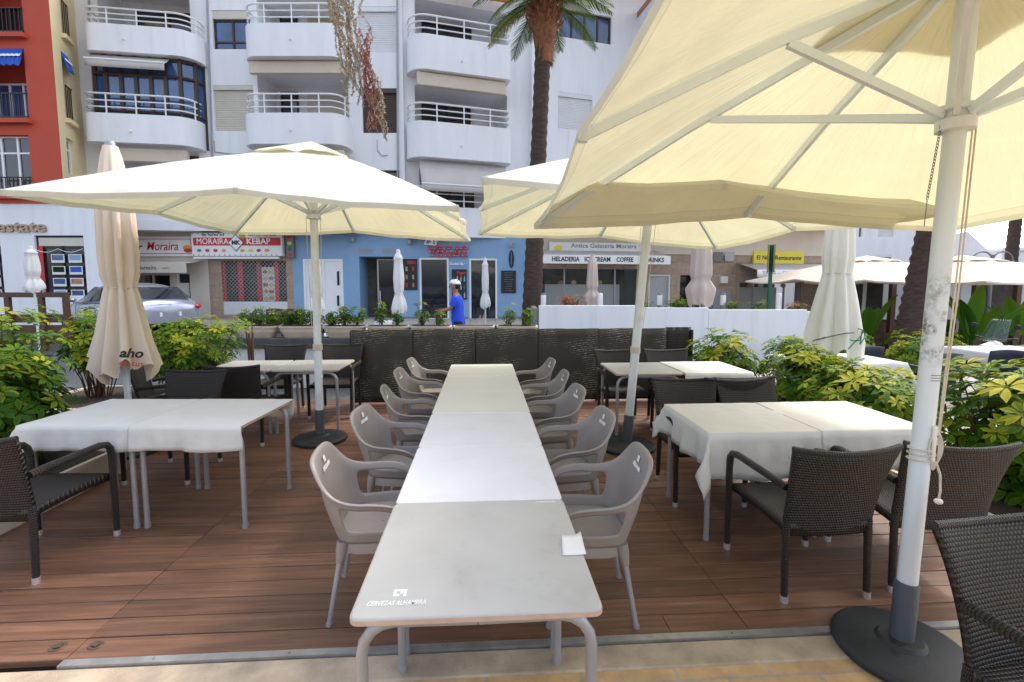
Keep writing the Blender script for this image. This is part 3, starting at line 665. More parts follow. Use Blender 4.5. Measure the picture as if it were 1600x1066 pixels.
pl,axl,ribl,runl=make_parasol('square open cream parasol, round black base, over the hedge-side back tables',(-1.79,5.25,0),1.56,2.405,2.335,3.12,radians(0),(.02,.0),2.43,.040,.285,7,sag=.022,off=(.04,-.15),tilt=(-.025,.02))
p2,ax2,rib2,run2=make_parasol('open cream parasol on a leaning white pole before the woven screen',(1.49,4.83,0),1.64,2.37,2.30,3.06,radians(1),(.23,.02),2.40,.044,.30,12,sag=.03,tilt=(-.05,0),off=(-.12,0))
for P_,ax_,rn in ((pl,axl,runl),(p2,ax2,run2)):
    mb=MB()
    for dx in (-.075,.075): mb.tube([rn+V((dx,-.02,-.02)),ax_(1.9)+V((dx*.9,-.02,0)),ax_(1.25)+V((dx*.6,-.03,0))],.003,5)
    mb.build('hoist_rope',M['rope'],P_)
    mb=MB(); c=ax_(1.0); 
    for k in range(9): mb.tube([(c.x+.048*cos(a),c.y+.048*sin(a),c.z+.007*k+.002*sin(3*a)) for a in [2*pi*i/12 for i in range(13)]],.004,5,cap=False)
    mb.build('rope_coil',M['rope'],P_)
# ---------------------------------------------------------------- folded parasols
def folded(label, loc, H, prof, cm, pr=.022, base_r=.25, pleats=8, seed=1, tie=None, group='folded parasols', lean=(0,0), amp=.28, cap=None, hem=.05):
    t=thing('folded_parasol',label,'parasol',loc,0,group); rnd=random.Random(seed); ph=[rnd.uniform(0,6.28) for _ in range(5)]
    Z=[p[0] for p in prof]; n=pleats*8; rows=[]
    zz=[]; 
    for (z0,r0),(z1,r1) in zip(prof[:-1],prof[1:]):
        k=max(2,int((z0-z1)/(H*.035)))
        for i in range(k): s=i/k; zz.append((z0+(z1-z0)*s, r0+(r1-r0)*(s*s*(3-2*s))))
    zz.append(prof[-1]); zmin=prof[-1][0]; P=[];U=[]
    for z,r in zz:
        d=(H-z)/(H-zmin)
        for j in range(n):
            a=2*pi*j/n; w=cos(pleats*a+ph[0]+.8*sin(2*a+ph[1])+ .5*sin(3*d+ph[3]))
            w2=.4*cos((pleats*2+3)*a+ph[2]+2*d)
            rr=r*(1+amp*min(1,d*4)*(w+w2*.6)*(.55+.45*d)); rr=max(rr,pr*1.1)
            dz=hem*d**6*(sin(3*a+ph[4])+.8*w)
            P.append((rr*cos(a)+lean[0]*z,rr*sin(a)+lean[1]*z,z+dz))
    k=len(zz)
    mb=MB(); mb.add(P,[(j*n+i,j*n+(i+1)%n,(j+1)*n+(i+1)%n,(j+1)*n+i) for j in range(k-1) for i in range(n)]); can=mb.build('folded_canopy',cm,t,ang=180)
    if tie:
        z,r=tie; mb=MB(); mb.tube([(r*cos(a)*1.02+lean[0]*z,r*sin(a)*1.02+lean[1]*z,z+.01*sin(a*2)) for a in [2*pi*i/24 for i in range(25)]],.006,6,cap=False); mb.build('tie_cord',M['rope'],can)
    mb=MB(); mb.lathe([(.01,.05),(.035,.045),(.05,.0),(.045,-.02)],14,(lean[0]*H,lean[1]*H,H)); mb.build('finial',cap or cm,t)
    mb=MB(); mb.tube([(0,0,.0),(lean[0]*H,lean[1]*H,H-.03)],pr,10); mb.build('pole',M['pole'],t)
    if base_r:
        mb=MB(); mb.lathe([(base_r,0),(base_r,.03),(base_r*.9,.045),(pr+.05,.06),(pr+.02,.14),(pr+.005,.145)],28); mb.build('base',M['rubber'],t)
    return t,can
fb,fbc=folded('tall folded beige parasol with dark gothic lettering among the hedge plants',(-3.57,4.97,0),3.02,[(3.02,.06),(2.92,.085),(2.7,.115),(2.35,.135),(2.0,.14),(1.78,.13),(1.67,.105),(1.60,.12),(1.4,.15),(1.15,.185),(.86,.24)],M['canvas_beige'],seed=3,tie=(1.67,.108),pr=.03,pleats=9,amp=.27,cap=M['greypaint'],hem=.08)
text('aho',.12,M['ink'],fbc,T(.205,-.205,1.04)@Matrix.Rotation(radians(40),4,'Z')@UPR@Matrix.Rotation(radians(-8),4,'Z'),ext=.001,bold=.004,shear=.2,name='printed_lettering')
text('de tus',.075,M['red'],fbc,T(.215,-.225,.945)@Matrix.Rotation(radians(40),4,'Z')@UPR@Matrix.Rotation(radians(-10),4,'Z'),ext=.001,bold=.001,name='printed_lettering')
fw,fwc=folded('folded off-white parasol with a green line drawing, rising from the variegated shrubs',(4.70,6.15,0),2.95,[(2.95,.04),(2.75,.11),(2.4,.15),(2.05,.165),(1.86,.145),(1.74,.165),(1.5,.21),(1.2,.26),(.95,.30),(.72,.29)],M['canvas_old'],seed=8,tie=(1.84,.15),pr=.025,pleats=8,amp=.21,hem=.09)
mb=MB(); rnd=random.Random(2)
for (u0,v0,u1,v1,bend) in ((-.33,.98,.0,1.09,.03),(-.05,1.0,.14,1.09,-.05),(.14,1.09,.1,.95,.08),(-.28,1.02,-.36,.95,.0),(.1,.94,.32,1.06,.03),(-.06,.88,.12,.98,.05),(.22,1.0,.36,.9,.05),(.16,1.1,.05,1.14,.01)):
    P=[]
    for i in range(9):
        s=i/8; u=u0+(u1-u0)*s; v=v0+(v1-v0)*s+bend*sin(pi*s); P.append((u,-sqrt(max(.01,(.355)**2-min(u*u,.12))),v))
    mb.tube(P,.007,5)
mb.build('printed_drawing',M['greenink'],fwc)
# ================================================================= plants
def leaf(mb, base, d, up, L, W, tint, droop=.25):
    side=d.cross(up)
    if side.length<1e-3: return
    side.normalize(); nrm=side.cross(d).normalized(); P=[base];Tn=[tint]
    for s,w in ((.35,.8),(.68,1.0)):
        c=base+d*L*s-nrm*(droop*L*s*s)*(-1 if nrm.z<0 else 1)
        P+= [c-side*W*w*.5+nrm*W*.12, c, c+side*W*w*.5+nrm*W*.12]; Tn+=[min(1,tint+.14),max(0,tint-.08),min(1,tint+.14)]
    P.append(base+d*L-nrm*(droop*L)*(-1 if nrm.z<0 else 1)); Tn.append(min(1,tint+.08))
    mb.add(P,[(0,2,1),(0,3,2),(1,2,5,4),(2,3,6,5),(4,5,7),(5,6,7)],None,Tn)
def whorl(mb, p, ax, L, n, tint, rnd):
    a=ax.orthogonal().normalized(); b=ax.cross(a); o=rnd.uniform(0,6.28)
    for i in range(n):
        an=o+2*pi*i/n+rnd.uniform(-.15,.15); r=a*cos(an)+b*sin(an); d=(r+ax*rnd.uniform(-.05,.4)).normalized()
        leaf(mb,p+d*L*.12,d,ax,L*rnd.uniform(.8,1.1),L*.36,max(0,min(1,tint+rnd.uniform(-.12,.12))),.22)
def shrub(label, c, r, n, L, seed, yel=.5, m='leaf', group='variegated shrubs', name='shrub', lf=8, flat=.3, stems=9, z0=None):
    n=int(n*(1.45 if n>90 else 1.1)); L*=.9; rnd=random.Random(seed); t=thing(name,label,'shrub',(c[0],c[1],0),0,group); mb=MB(); sb=MB(); zb=z0 if z0 is not None else 0.0
    tips=[]
    lump=[(V((rnd.uniform(-1,1),rnd.uniform(-1,1),rnd.uniform(-.6,1))).normalized(), rnd.uniform(.12,.35)) for _ in range(9)]
    k=0
    while k<n:
        d=V((rnd.gauss(0,1),rnd.gauss(0,1),rnd.gauss(0,1))).normalized()
        rad=rnd.random()**.38; q=.78
        for ld,la in lump:
            e=max(0,d.dot(ld)); q+=la*e**6
        p=V((d.x*r[0]*rad*q, d.y*r[1]*rad*q, c[2]+d.z*r[2]*rad*q))
        if p.z<zb+.04: continue
        ax_=(V((d.x,d.y,d.z*.8))*rad+V((0,0,.55+flat))+V((rnd.uniform(-.3,.3),rnd.uniform(-.3,.3),0))).normalized()
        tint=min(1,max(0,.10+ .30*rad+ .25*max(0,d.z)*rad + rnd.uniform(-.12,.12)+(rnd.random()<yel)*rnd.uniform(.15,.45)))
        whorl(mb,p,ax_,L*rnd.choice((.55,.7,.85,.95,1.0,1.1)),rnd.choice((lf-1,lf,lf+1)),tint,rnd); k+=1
        if rnd.random()<.25: tips.append(p)
    base=[V((rnd.uniform(-.35,.35)*r[0],rnd.uniform(-.35,.35)*r[1],zb-.02)) for _ in range(stems)]
    for p in tips[:60]:
        b=min(base,key=lambda q:(q-p).length+rnd.random()*.3); mid=b.lerp(p,.5)+V((rnd.uniform(-.04,.04),rnd.uniform(-.04,.04),.06))
        sb.tube([b,mid,p],[.009,.007,.004],5,cap=False)
    mb.build('foliage',M[m],t,smooth=True,ang=180); sb.build('stem',M['wood'],t)
    return t
def trough(label, x0,x1,y0,y1,z0,z1,cat='planter',name='planter_trough',rz=0,group=None,mat_='planter'):
    cx,cy=(x0+x1)/2,(y0+y1)/2; hx,hy=(x1-x0)/2,(y1-y0)/2; t=thing(name,label,cat,(cx,cy,z0),rz,group); h=z1-z0
    mb=MB(); mb.prism(rrect(hx-.03,hy-.03,.04),0,h*.86); bevel(mb.build('body',M[mat_],t),.015)
    ro,ri=rrect(hx,hy,.05),rrect(hx-.04,hy-.04,.03); n=len(ro); mb=MB()
    P=[(*p,h*.84) for p in ro]+[(*p,h) for p in ro]+[(*p,h) for p in ri]+[(*p,h*.84) for p in ri]
    mb.add(P,[(k*n+i,k*n+(i+1)%n,((k+1)%4)*n+(i+1)%n,((k+1)%4)*n+i) for k in range(4) for i in range(n)]); mb.build('rim',M[mat_],t)
    mb=MB(); mb.prism(ri,h*.86,h*.92); mb.build('soil',M['soil'],t)
    return t
trough('long low beige trough at the deck edge under the big green shrub',-4.45,-3.25,3.15,4.55,-.02,.24)
trough('low beige trough behind, under the hedge by the lettered parasol',-5.6,-4.2,5.75,7.1,-.05,.26)
trough('long low tan trough along the deck edge, beside the armchair by the white pole',3.28,4.35,2.35,4.3,-.02,.20)
trough('low tan trough by the sunlit back table at the screen end',2.98,4.1,5.2,6.9,-.02,.20)
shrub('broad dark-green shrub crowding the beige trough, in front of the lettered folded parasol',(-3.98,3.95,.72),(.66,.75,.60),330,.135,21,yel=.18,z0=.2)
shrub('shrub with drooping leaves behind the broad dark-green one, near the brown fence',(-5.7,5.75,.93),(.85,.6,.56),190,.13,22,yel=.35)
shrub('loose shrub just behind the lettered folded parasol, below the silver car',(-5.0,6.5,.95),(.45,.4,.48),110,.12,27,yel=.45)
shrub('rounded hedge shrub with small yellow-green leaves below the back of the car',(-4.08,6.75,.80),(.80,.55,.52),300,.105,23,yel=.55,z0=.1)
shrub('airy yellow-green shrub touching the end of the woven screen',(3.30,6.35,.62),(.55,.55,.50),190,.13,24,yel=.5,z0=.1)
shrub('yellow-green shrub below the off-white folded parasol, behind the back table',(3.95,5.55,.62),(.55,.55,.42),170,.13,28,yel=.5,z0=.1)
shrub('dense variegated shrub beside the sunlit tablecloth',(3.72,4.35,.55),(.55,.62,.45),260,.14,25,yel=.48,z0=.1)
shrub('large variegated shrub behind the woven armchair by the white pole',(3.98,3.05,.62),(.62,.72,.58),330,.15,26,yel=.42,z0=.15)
shrub('small shrub with yellow tips standing before the dark palm trunk',(6.35,8.3,.55),(.62,.5,.40),120,.13,29,yel=.6)
shrub('low yellowish shrub in the row before the parked scooter',(8.0,8.2,.5),(.8,.5,.38),150,.13,30,yel=.6)
shrub('yellowish shrub between the folded off-white parasol and palm trunk',(5.35,8.0,.5),(.5,.5,.38),100,.13,31,yel=.6)
# bare tied stems
t=thing('tied_stem_bundle','bare brown stems tied together behind the cream back table','plant',at(395,7.3,0),0)
for k in range(5):
    mb=MB(); a=k*1.26; mb.tube([(.05*cos(a),.05*sin(a),0),(.03*cos(a+.5),.03*sin(a+.5),.5),(.05*cos(a+1),.05*sin(a+1),.95+.05*k)],[.016,.013,.009],6); mb.build('stem',M['wood'],t)
# ================================================================= woven screen fence
t=thing('woven_screen_fence','chest-high dark woven screen closing the far end of the deck','fence',(0,6.82,0))
xs=[-1.86,-1.0,-.12,.78,1.66,2.66]
rnd=random.Random(5)
for a,b in zip(xs[:-1],xs[1:]):
    mb=MB(); ph=rnd.uniform(0,6)
    mb.grid(lambda u,v:(a+.001+(b-a-.002)*u, .006*sin(u*pi*2+ph)*v+.004*sin(u*17+v*4+ph), .03+(1.04+.003*sin(u*9+ph))*v),24,10); solid(mb.build('woven_panel',M['woven'],t,ang=180),.012)
mb=MB(); mb.grid(lambda u,v:(2.672+.38*u, .05+.01*sin(u*20), .03+1.05*v),8,10,uv=(16,44)); solid(mb.build('woven_panel',M['wicker'],t,ang=180),.012)
for x in xs+[3.06]:
    mb=MB(); mb.box(x-.02,x+.02,.025,.065,0,1.04); mb.build('post',M['blackmetal'],t)
# ================================================================= street low wall with planters
MS=STREET
def sthing(name,label,cat,u,w,z,group=None,rz=0): 
    p=toW(u,w,z); return thing(name,label,cat,p,-YAW+rz,group)
u0,_=G(330,540,8.2); u1,_=G(845,540,8.2)
t=sthing('low_wall','long low white street wall topped by a dark band that stands for shade, below the row of planter boxes','wall',(u0+u1)/2,8.25,0); L_=(u1-u0)/2
mb=MB(); mb.box(-L_,L_,-.1,.1,-.15,.62); mb.build('wall_body',M['white_wall'],t)
mb=MB(); mb.box(-L_-.03,L_+.03,-.16,.22,.622,.79); bevel(mb.build('shade_band',M['asphalt'],t),.01)  # dark solid band models the shade under the planter boxes
pcol=[(405,.1),(472,.2),(540,.3),(607,.5),(674,.6),(741,.8),(808,.9)]
desc=['first of the street row, above the bare tied stems','second of the street row, beside the square parasol pole','third of the street row, next to the screen end','fourth of the street row, before the white terrace chairs','fifth of the street row, before the folded white parasol','sixth of the street row, under the person in blue','last of the street row, beside the palm trunk']
PB=None
for k,(px,_) in enumerate(pcol):
    u,z=G(px,528,8.3); p=toW(u,8.3,.793); lab='cream plastic planter box, '+desc[k]
    if PB is None:
        PB=thing('planter_box',lab,'planter',p,-YAW,'planter boxes on the street wall')
        mb=MB()
        for (hx,hy,z0),(hx2,hy2,z1) in (((.27,.11,.0),(.325,.145,.10)),((.325,.145,.1),(.34,.155,.175))):
            A,B=rrect(hx,hy,.07,4),rrect(hx2,hy2,.08,4); n=len(A); mb.add([(*q,z0) for q in A]+[(*q,z1) for q in B],[(i,(i+1)%n,n+(i+1)%n,n+i) for i in range(n)]+([tuple(range(n-1,-1,-1))] if z0==0 else []))
        mb.build('body',M['planter'],PB)
        mb=MB(); mb.prism(rrect(.355,.165,.08,4),.172,.20); mb.build('rim',M['planter'],PB); mb=MB(); mb.prism(rrect(.33,.14,.07,4),.201,.206); mb.build('soil',M['soil'],PB)
    else: dup(PB,p,-YAW,lab)
    if k==5: continue
    sp=[(-.23,.15,.17,44),(.0,.17,.21,56),(.24,.15,.18,46)] if k<3 else [(-.14,.14,.24,36),(.17,.13,.17,30)]
    for q,(dx,rr,hh,nn) in enumerate(sp):
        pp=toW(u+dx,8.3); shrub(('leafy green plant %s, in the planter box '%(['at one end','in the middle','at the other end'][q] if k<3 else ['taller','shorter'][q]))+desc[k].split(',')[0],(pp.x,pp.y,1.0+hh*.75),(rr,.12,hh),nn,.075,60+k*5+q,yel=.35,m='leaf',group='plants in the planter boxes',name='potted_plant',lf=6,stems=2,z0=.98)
# dry stems pot
u,_=G(752,505,8.6); t=sthing('dry_plant','small tuft of bare dry stems beside the person in blue','plant',u,8.5,.79)
for k in range(6):
    mb=MB(); mb.tube([(0,0,0),((k-2.5)*.022,.01*k-.02,.32+.03*(k%3))],[.007,.004],5); mb.build('stem',M['planter'],t)
# ================================================================= white panel wall
u0,zt=G(842,478,10.7); u1,_=G(1290,486,10.7)
t=sthing('white_panel_wall','long plain white terrace wall behind the woven screen','wall',u0,10.75,0)
edges=[(842,1000,477.5),(1000,1108,481),(1108,1262,484),(1262,1310,487)]
for a,b,py in edges:
    ua,z=G(a,py,10.7); ub,_=G(b,py,10.7); mb=MB(); mb.box(ua-u0,ub-u0-.006,-.05,.05,-.4,z); bevel(mb.build('panel',M['white_wall'],t),.008)
ua,z=G(838,480,10.7); mb=MB(); mb.box(ua-u0-.07,ua-u0+.035,-.06,1.4,-.2,z-.03); mb.build('end_post',M['ink_grey'],t)
# things behind that wall
BW=12.0
for k,px in enumerate((849,938,1031,1130,1217)):
    u,z=G(px,458,BW); t=sthing('bollard','slim %s bollard %s'%('white' if k in(1,4) else 'dark white-striped',['beside the palm trunk, behind the white wall','below the ice cream awning, behind the white wall','before the pale glazed doorway, behind the white wall','before the grey metal hatch, behind the white wall','below the yellow restaurant sign, behind the white wall'][k]),'bollard',u,BW,0,'street bollards')
    mb=MB(); mb.lathe([(.06,.0),(.06,z-.02),(.045,z)],12); mb.build('post',M['white_trim'] if k in (1,4) else M['ink_grey'],t)
    mb=MB(); mb.lathe([(.064,z-.30),(.064,z-.05)],12,cap=False); mb.build('reflective_band',M['white_trim'],t)
for k,(px,py,hw,m,yel,d) in enumerate(((890,470,.40,'flower',1,'red and orange flowers beneath the ice cream shop glass'),(1005,476,.20,'leaf',.4,'small green clump left of the pale glazed doorway'),(1058,474,.42,'leaf',.6,'long grassy tuft beneath the dark doorway'),(1092,475,.28,'leaf',.5,'grassy tuft at the foot of the folded pinkish parasol'),(1145,478,.24,'leaf',.3,'leafy green clump beside the metal hatch'),(1186,478,.26,'leaf',.3,'green clump with pale flowers at the green post'),(1245,480,.34,'flower',.5,'small orange flowers beneath the tapas awning'))):
    u,z=G(px,py,11.6); p=toW(u,11.6); t=shrub('flower box plant: '+d,(p.x,p.y,z),(hw,.18,.16),max(20,int(70*hw/.4)),.07,90+k,yel=yel*.6,m=m,group='plants along the white wall',name='flower_plant',lf=6,stems=3,z0=z-.2)
    mb=MB(); mb.box(-hw*.9,hw*.9,-.14,.14,z-.5,z-.14); mb.build('flower_box',M['planter'],t)
# ================================================================= folded street parasols
SP_=[(48,11.0,388,455,'canvas_white','small folded white parasol standing behind the brown timber fence',.17),
     (492,11.0,398,492,'canvas_white','folded white parasol directly behind the square parasol pole',.17),
     (622,10.8,393,490,'canvas_white','folded bright white parasol before the blue bar entrance',.15),
     (758,12.2,406,481,'canvas_white','slim folded pale parasol before the second window of the blue bar',.12),
     (926,12.6,400,478,'canvas_pink','folded pinkish parasol below the ice cream awning',.16),
     (1098,11.3,350,477,'canvas_pink','big folded pinkish parasol before the stone facade',.24)]
for k,(px,w,pt,pb,cm,lab,R) in enumerate(SP_):
    u,zt=G(px,pt,w); _,zb=G(px,pb,w); g_=gz(*toW(u,w).xy); H=zt-g_; f=lambda s: zt-g_-(zt-zb)*s
    folded(lab,toW(u,w,g_),H,[(f(0),.03),(f(.04),R*.4),(f(.11),R*.72),(f(.135),R*.62),(f(.45),R*.78),(f(.62),R*.70),(f(.68),R*.56),(f(.80),R*.92),(f(.92),R*1.1),(f(1),R*.98)] if cm!='canvas_pink' else [(f(0),.05),(f(.15),R*.75),(f(.5),R*.9),(f(.62),R*.95),(f(.68),R*.75),(f(.8),R*1.25),(f(1),R*1.0)],M[cm],seed=30+k,pr=.022,base_r=.22,pleats=6,amp=.16,group='folded street parasols',tie=(f(.69),R*.68),hem=.03)
# ================================================================= terrace furniture of the blue bar
def simple_chair(m, label, group):
    t=thing('terrace_chair',label,'chair',group=group); mb=MB()
    mb.grid(lambda u,v:((u-.5)*.46,.20+.06*v-.03*sin(pi*u),.45+.40*v-.02*v*(1-sin(pi*u))),8,6); solid(mb.build('backrest',m,t,ang=180),.025)
    mb=MB(); mb.prism(rrect(.23,.22,.05),.42,.45); bevel(mb.build('seat',m,t),.008)
    for sx in (-1,1):
        mb=MB(); mb.tube([(sx*.23,.20,.64),(sx*.25,-.05,.66),(sx*.24,-.2,.63),(sx*.22,-.21,.0)],.018,8); mb.build('arm',m,t)
        mb=MB(); mb.tube([(sx*.2,.2,.43),(sx*.22,.25,0)],.017,8); mb.build('leg',m,t)
    return t
CH_=[]
for m,ls in (('white_trim',[(558,10.4,'white plastic chair beside the folded bright white parasol'),(598,11.2,'white plastic chair under the folded bright white parasol'),(528,10.6,'white plastic chair by the white double door')]),
             ('blackmetal',[(652,10.6,'black terrace chair beneath the menu board with drinks'),(772,10.4,'black terrace chair under the slim pale parasol'),(424,12.6,'black terrace chair before the red latticed kebab window'),(458,12.6,'black terrace chair at the corner of the kebab shop')])):
    s0=None
    for px,w,lab in ls:
        p=at(px,w,0); p.z=gz(p.x,p.y)+.02; rz=random.uniform(-.4,.4)
        if s0 is None: s0=simple_chair(M[m],lab,'chairs of the bar terrace'); s0.location=p; s0.rotation_euler=(0,0,rz)
        else: dup(s0,p,rz,lab)
def simple_table(label,p,m,r=.4,h=.74,group=None):
    t=thing('terrace_side_table',label,'table',p,0,group); mb=MB(); mb.lathe([(r,h-.02),(r,h),(0,h+.001)],28); mb.build('tabletop',m,t); mb=MB(); mb.tube([(0,0,.02),(0,0,h-.02)],.03,10); mb.build('leg',M['blackmetal'],t)
    mb=MB(); mb.lathe([(.22,0),(.22,.02),(.03,.05)],20); mb.build('base',M['blackmetal'],t); return t
p=at(585,10.6); p.z=gz(p.x,p.y); simple_table('round white terrace table between the white plastic chairs',p,M['white_trim'])
# the other deck beyond the right shrubs: white cloths and navy chairs
NV=None
for px,w,rz,lab in ((1442,6.3,.2,'navy blue terrace chair behind the thick white pole'),(1330,7.0,.1,'navy blue chair glimpsed under the off-white folded parasol'),(1545,6.6,-.2,'navy blue chair at the white cloth beyond the shrubs'),(1600,6.2,-.1,'navy blue chair at the photo edge beyond the shrubs')):
    p=at(px,w); p.z=-.02
    if NV is None: NV=simple_chair(M['navy'],lab,'chairs of the neighbouring terrace'); NV.location=p; NV.rotation_euler=(0,0,rz+pi)
    else: dup(NV,p,rz+pi,lab)
for px,w,lab in ((1560,7.3,'white-clothed table beyond the navy chairs'),(1300,6.4,'white-clothed table half hidden by the dense variegated shrub'),(1690,4.6,'white-clothed table cropped by the photo edge behind the large shrub')):
    p=at(px,w); t=thing('clothed_table',lab,'table',(p.x,p.y,-.02),0,'clothed tables of the neighbouring terrace')
    mb=MB(); mb.prism(rrect(.62,.42,.02),.71,.73); mb.build('tabletop',M['white_top'],t)
    for sx in (-1,1):
        for sy in (-1,1): mb=MB(); mb.tube([(sx*.55,sy*.36,0),(sx*.55,sy*.36,.71)],.02,8); mb.build('leg',M['greypaint'],t)
    cloth('white cloth on the '+lab.split('table ')[1][:0]+'neighbouring table '+lab.split('table ')[1],p.x,p.y,0,.63,.43,.15,.15,.22,.2,40+int(w*10),z=.712)
mb=MB(); mb.box(4.45,14,2.3,9.5,-.3,-.03); tag(mb.build('side_terrace_pavement',M['pave']),kind='structure')
# ================================================================= person on a kick scooter
W_=10.6; PX=716; u,_=G(PX,500,W_); gp=toW(u,W_); gp.z=gz(gp.x,gp.y)
_,zh=G(PX,437,W_); H=1.80; gp.z=zh-H+.0
def skin(name, pts, edges, m, parent, sub=2):
    me=bpy.data.meshes.new(name); me.from_pydata([p[:3] for p in pts],edges,[]); o=bpy.data.objects.new(name,me); col.objects.link(o); o.parent=parent
    md=o.modifiers.new('skin','SKIN'); md.use_smooth_shade=True
    sv=me.skin_vertices[0].data
    for i,p in enumerate(pts): sv[i].radius=(p[3],p[4] if len(p)>4 else p[3]); sv[i].use_root=(i==0)
    s=o.modifiers.new('sub','SUBSURF'); s.levels=s.render_levels=sub; me.materials.append(m); return o
t=thing('person','person in blue shirt, black shorts and white cycling helmet, riding along the street','person',gp,-YAW)
z0=.12   # standing on the scooter board; faces -x
B_=[(0,0,.92,.09,.12),(-.01,0,1.08,.09,.12),(-.02,0,1.28,.09,.13),(-.03,0,1.43,.07,.13),(-.045,0,1.50,.055),(-.065,0,1.56,.060),(-.085,0,1.60,.082,.066),(-.085,0,1.66,.100,.080),(-.075,0,1.73,.090,.078),
    (-.03,.19,1.42,.06),(-.13,.21,1.17,.042),(-.36,.19,1.12,.032),(-.43,.18,1.12,.028),
    (-.03,-.19,1.42,.06),(-.12,-.22,1.18,.042),(-.35,-.2,1.10,.032),(-.42,-.19,1.10,.028),
    (.0,.09,.82,.085),(-.05,.10,.50,.058),(.0,.10,.18,.042),(-.10,.10,.135,.035),
    (.0,-.09,.82,.085),(.03,-.10,.50,.058),(.10,-.10,.18,.042),(.0,-.10,.135,.035)]
E_=[(0,1),(1,2),(2,3),(3,4),(4,5),(5,6),(6,7),(7,8),(3,9),(9,10),(10,11),(11,12),(3,13),(13,14),(14,15),(15,16),(0,17),(17,18),(18,19),(19,20),(0,21),(21,22),(22,23),(23,24)]
body=skin('body',B_,E_,M['skin'],t)
mb=MB(); n_=20; LV=[(.80,.150,.200,.0),(.90,.148,.195,.0),(1.05,.138,.185,-.01),(1.22,.145,.195,-.02),(1.36,.138,.205,-.025),(1.43,.11,.185,-.03),(1.475,.075,.09,-.035)]
mb.add([(ox+rx*cos(2*pi*k/n_)*(1+.03*sin(5*2*pi*k/n_+z*9)),ry*sin(2*pi*k/n_),z) for z,rx,ry,ox in LV for k in range(n_)],[(q*n_+k,q*n_+(k+1)%n_,(q+1)*n_+(k+1)%n_,(q+1)*n_+k) for q in range(len(LV)-1) for k in range(n_)])
sh_=mb.build('shirt',M['shirt'],t,ang=180)
for sy in (-1,1):
    mb=MB(); mb.tube([(-.03,sy*.15,1.40),(-.04,sy*.20,1.375),(-.075,sy*.212,1.29),(-.10,sy*.217,1.23)],[.072,.082,.076,.074],14); mb.build('sleeve',M['shirt'],sh_)
mb=MB(); mb.ball((.0,0,.84),(.145,.192,.15),16,10)
for sy in (-1,1): mb.tube([(0,sy*.085,.88),((-.02 if sy>0 else .015),sy*.095,.70),((-.045 if sy>0 else .03),sy*.10,.50)],[.115,.118,.112],14)
mb.build('shorts',M['shorts'],t)
if 0: skin('shorts',[(0,0,.93,.165,.185),(.0,.09,.80,.14),(-.04,.10,.54,.115),(.0,-.09,.80,.14),(.025,-.10,.54,.115)],[(0,1),(1,2),(0,3),(3,4)],M['shorts'],t)
mb=MB(); mb.ball((-.045,0,1.665),(.088,.083,.085),14,10); mb.build('hair',M['hair'],t)
mb=MB(); mb.grid(lambda a,b:(-.068+.128*sin(b*pi*.52)*cos(a*2*pi),.100*sin(b*pi*.52)*sin(a*2*pi),1.70-.10*0+.105*cos(b*pi*.52)+.03*(cos(a*2*pi)<-.3)*b**3),24,8); hel=mb.build('helmet',M['white_trim'],t,ang=180); solid(hel,.012)
for sy in (-1,0,1):
    for q in range(3):
        mb=MB(); b=.18+.13*q+.02*abs(sy); 
        for (a0) in [ (pi/2*0 if False else 0)]:
            x=-.075+(-.07+.07*q); y=sy*(.055); z=1.70+.1065*sqrt(max(.0,1-((x+.068)/.128)**2-(y/.100)**2)); mb.ball((x,y,z),(.026,.011,.012),8,6)
        mb.build('helmet_vent',M['black'],hel)
mb=MB(); mb.ball((-.182,0,1.635),(.020,.014,.022),8,6); mb.build('nose',M['skin'],t)
for sy in (-1,1):
    mb=MB(); mb.ball((-.170,sy*.034,1.664),(.010,.014,.008),8,6); mb.build('eye',M['ink'],t)
    mb=MB(); mb.ball((-.068,sy*.084,1.645),(.02,.01,.03),8,6); mb.build('ear',M['skin'],t)
    # hand closed on the grip
    for f in range(4):
        mb=MB(); y=sy*(.165+.018*f); mb.tube([(-.43,y,1.125),(-.465,y,1.135),(-.482,y,1.112),(-.468,y,1.088),(-.448,y,1.09)],[.0105,.010,.0095,.009,.007],7); mb.build('finger',M['skin'],body)
    mb=MB(); mb.tube([(-.41,sy*.165,1.115),(-.44,sy*.150,1.10),(-.46,sy*.150,1.085)],[.012,.010,.008],7); mb.build('thumb',M['skin'],body)
    mb=MB(); mb.ball((-.12+(.1 if sy<0 else 0),sy*.10,.135),(.13,.045,.045),10,8); mb.build('shoe',M['white_trim'],t)
mb=MB(); mb.grid(lambda a,b:(-.045+.062*cos(2*pi*a),.064*sin(2*pi*a),1.475+.03*b),16,2); mb.build('collar',M['red'],t)
t2=thing('kick_scooter','black kick scooter under the person in the white helmet','scooter',gp,-YAW)
mb=MB(); mb.box(-.42,.38,-.085,.085,.075,.095); bevel(mb.build('deck_board',M['blackmetal'],t2),.008)
mb=MB(); mb.tube([(-.54,0,.10),(-.50,0,.35),(-.462,0,1.10)],.02,10); mb.build('stem',M['blackmetal'],t2)
mb=MB(); mb.tube([(-.462,-.27,1.105),(-.462,.27,1.105)],.014,8); hb=mb.build('handlebar',M['blackmetal'],t2)
for sy in (-1,1): mb=MB(); mb.tube([(-.462,sy*.14,1.105),(-.462,sy*.26,1.105)],.018,8); mb.build('grip',M['black'],hb)
mb=MB(); mb.tube([(-.42,0,.085),(-.50,0,.2),(-.53,0,.24)],.022,8); mb.build('neck',M['blackmetal'],t2)
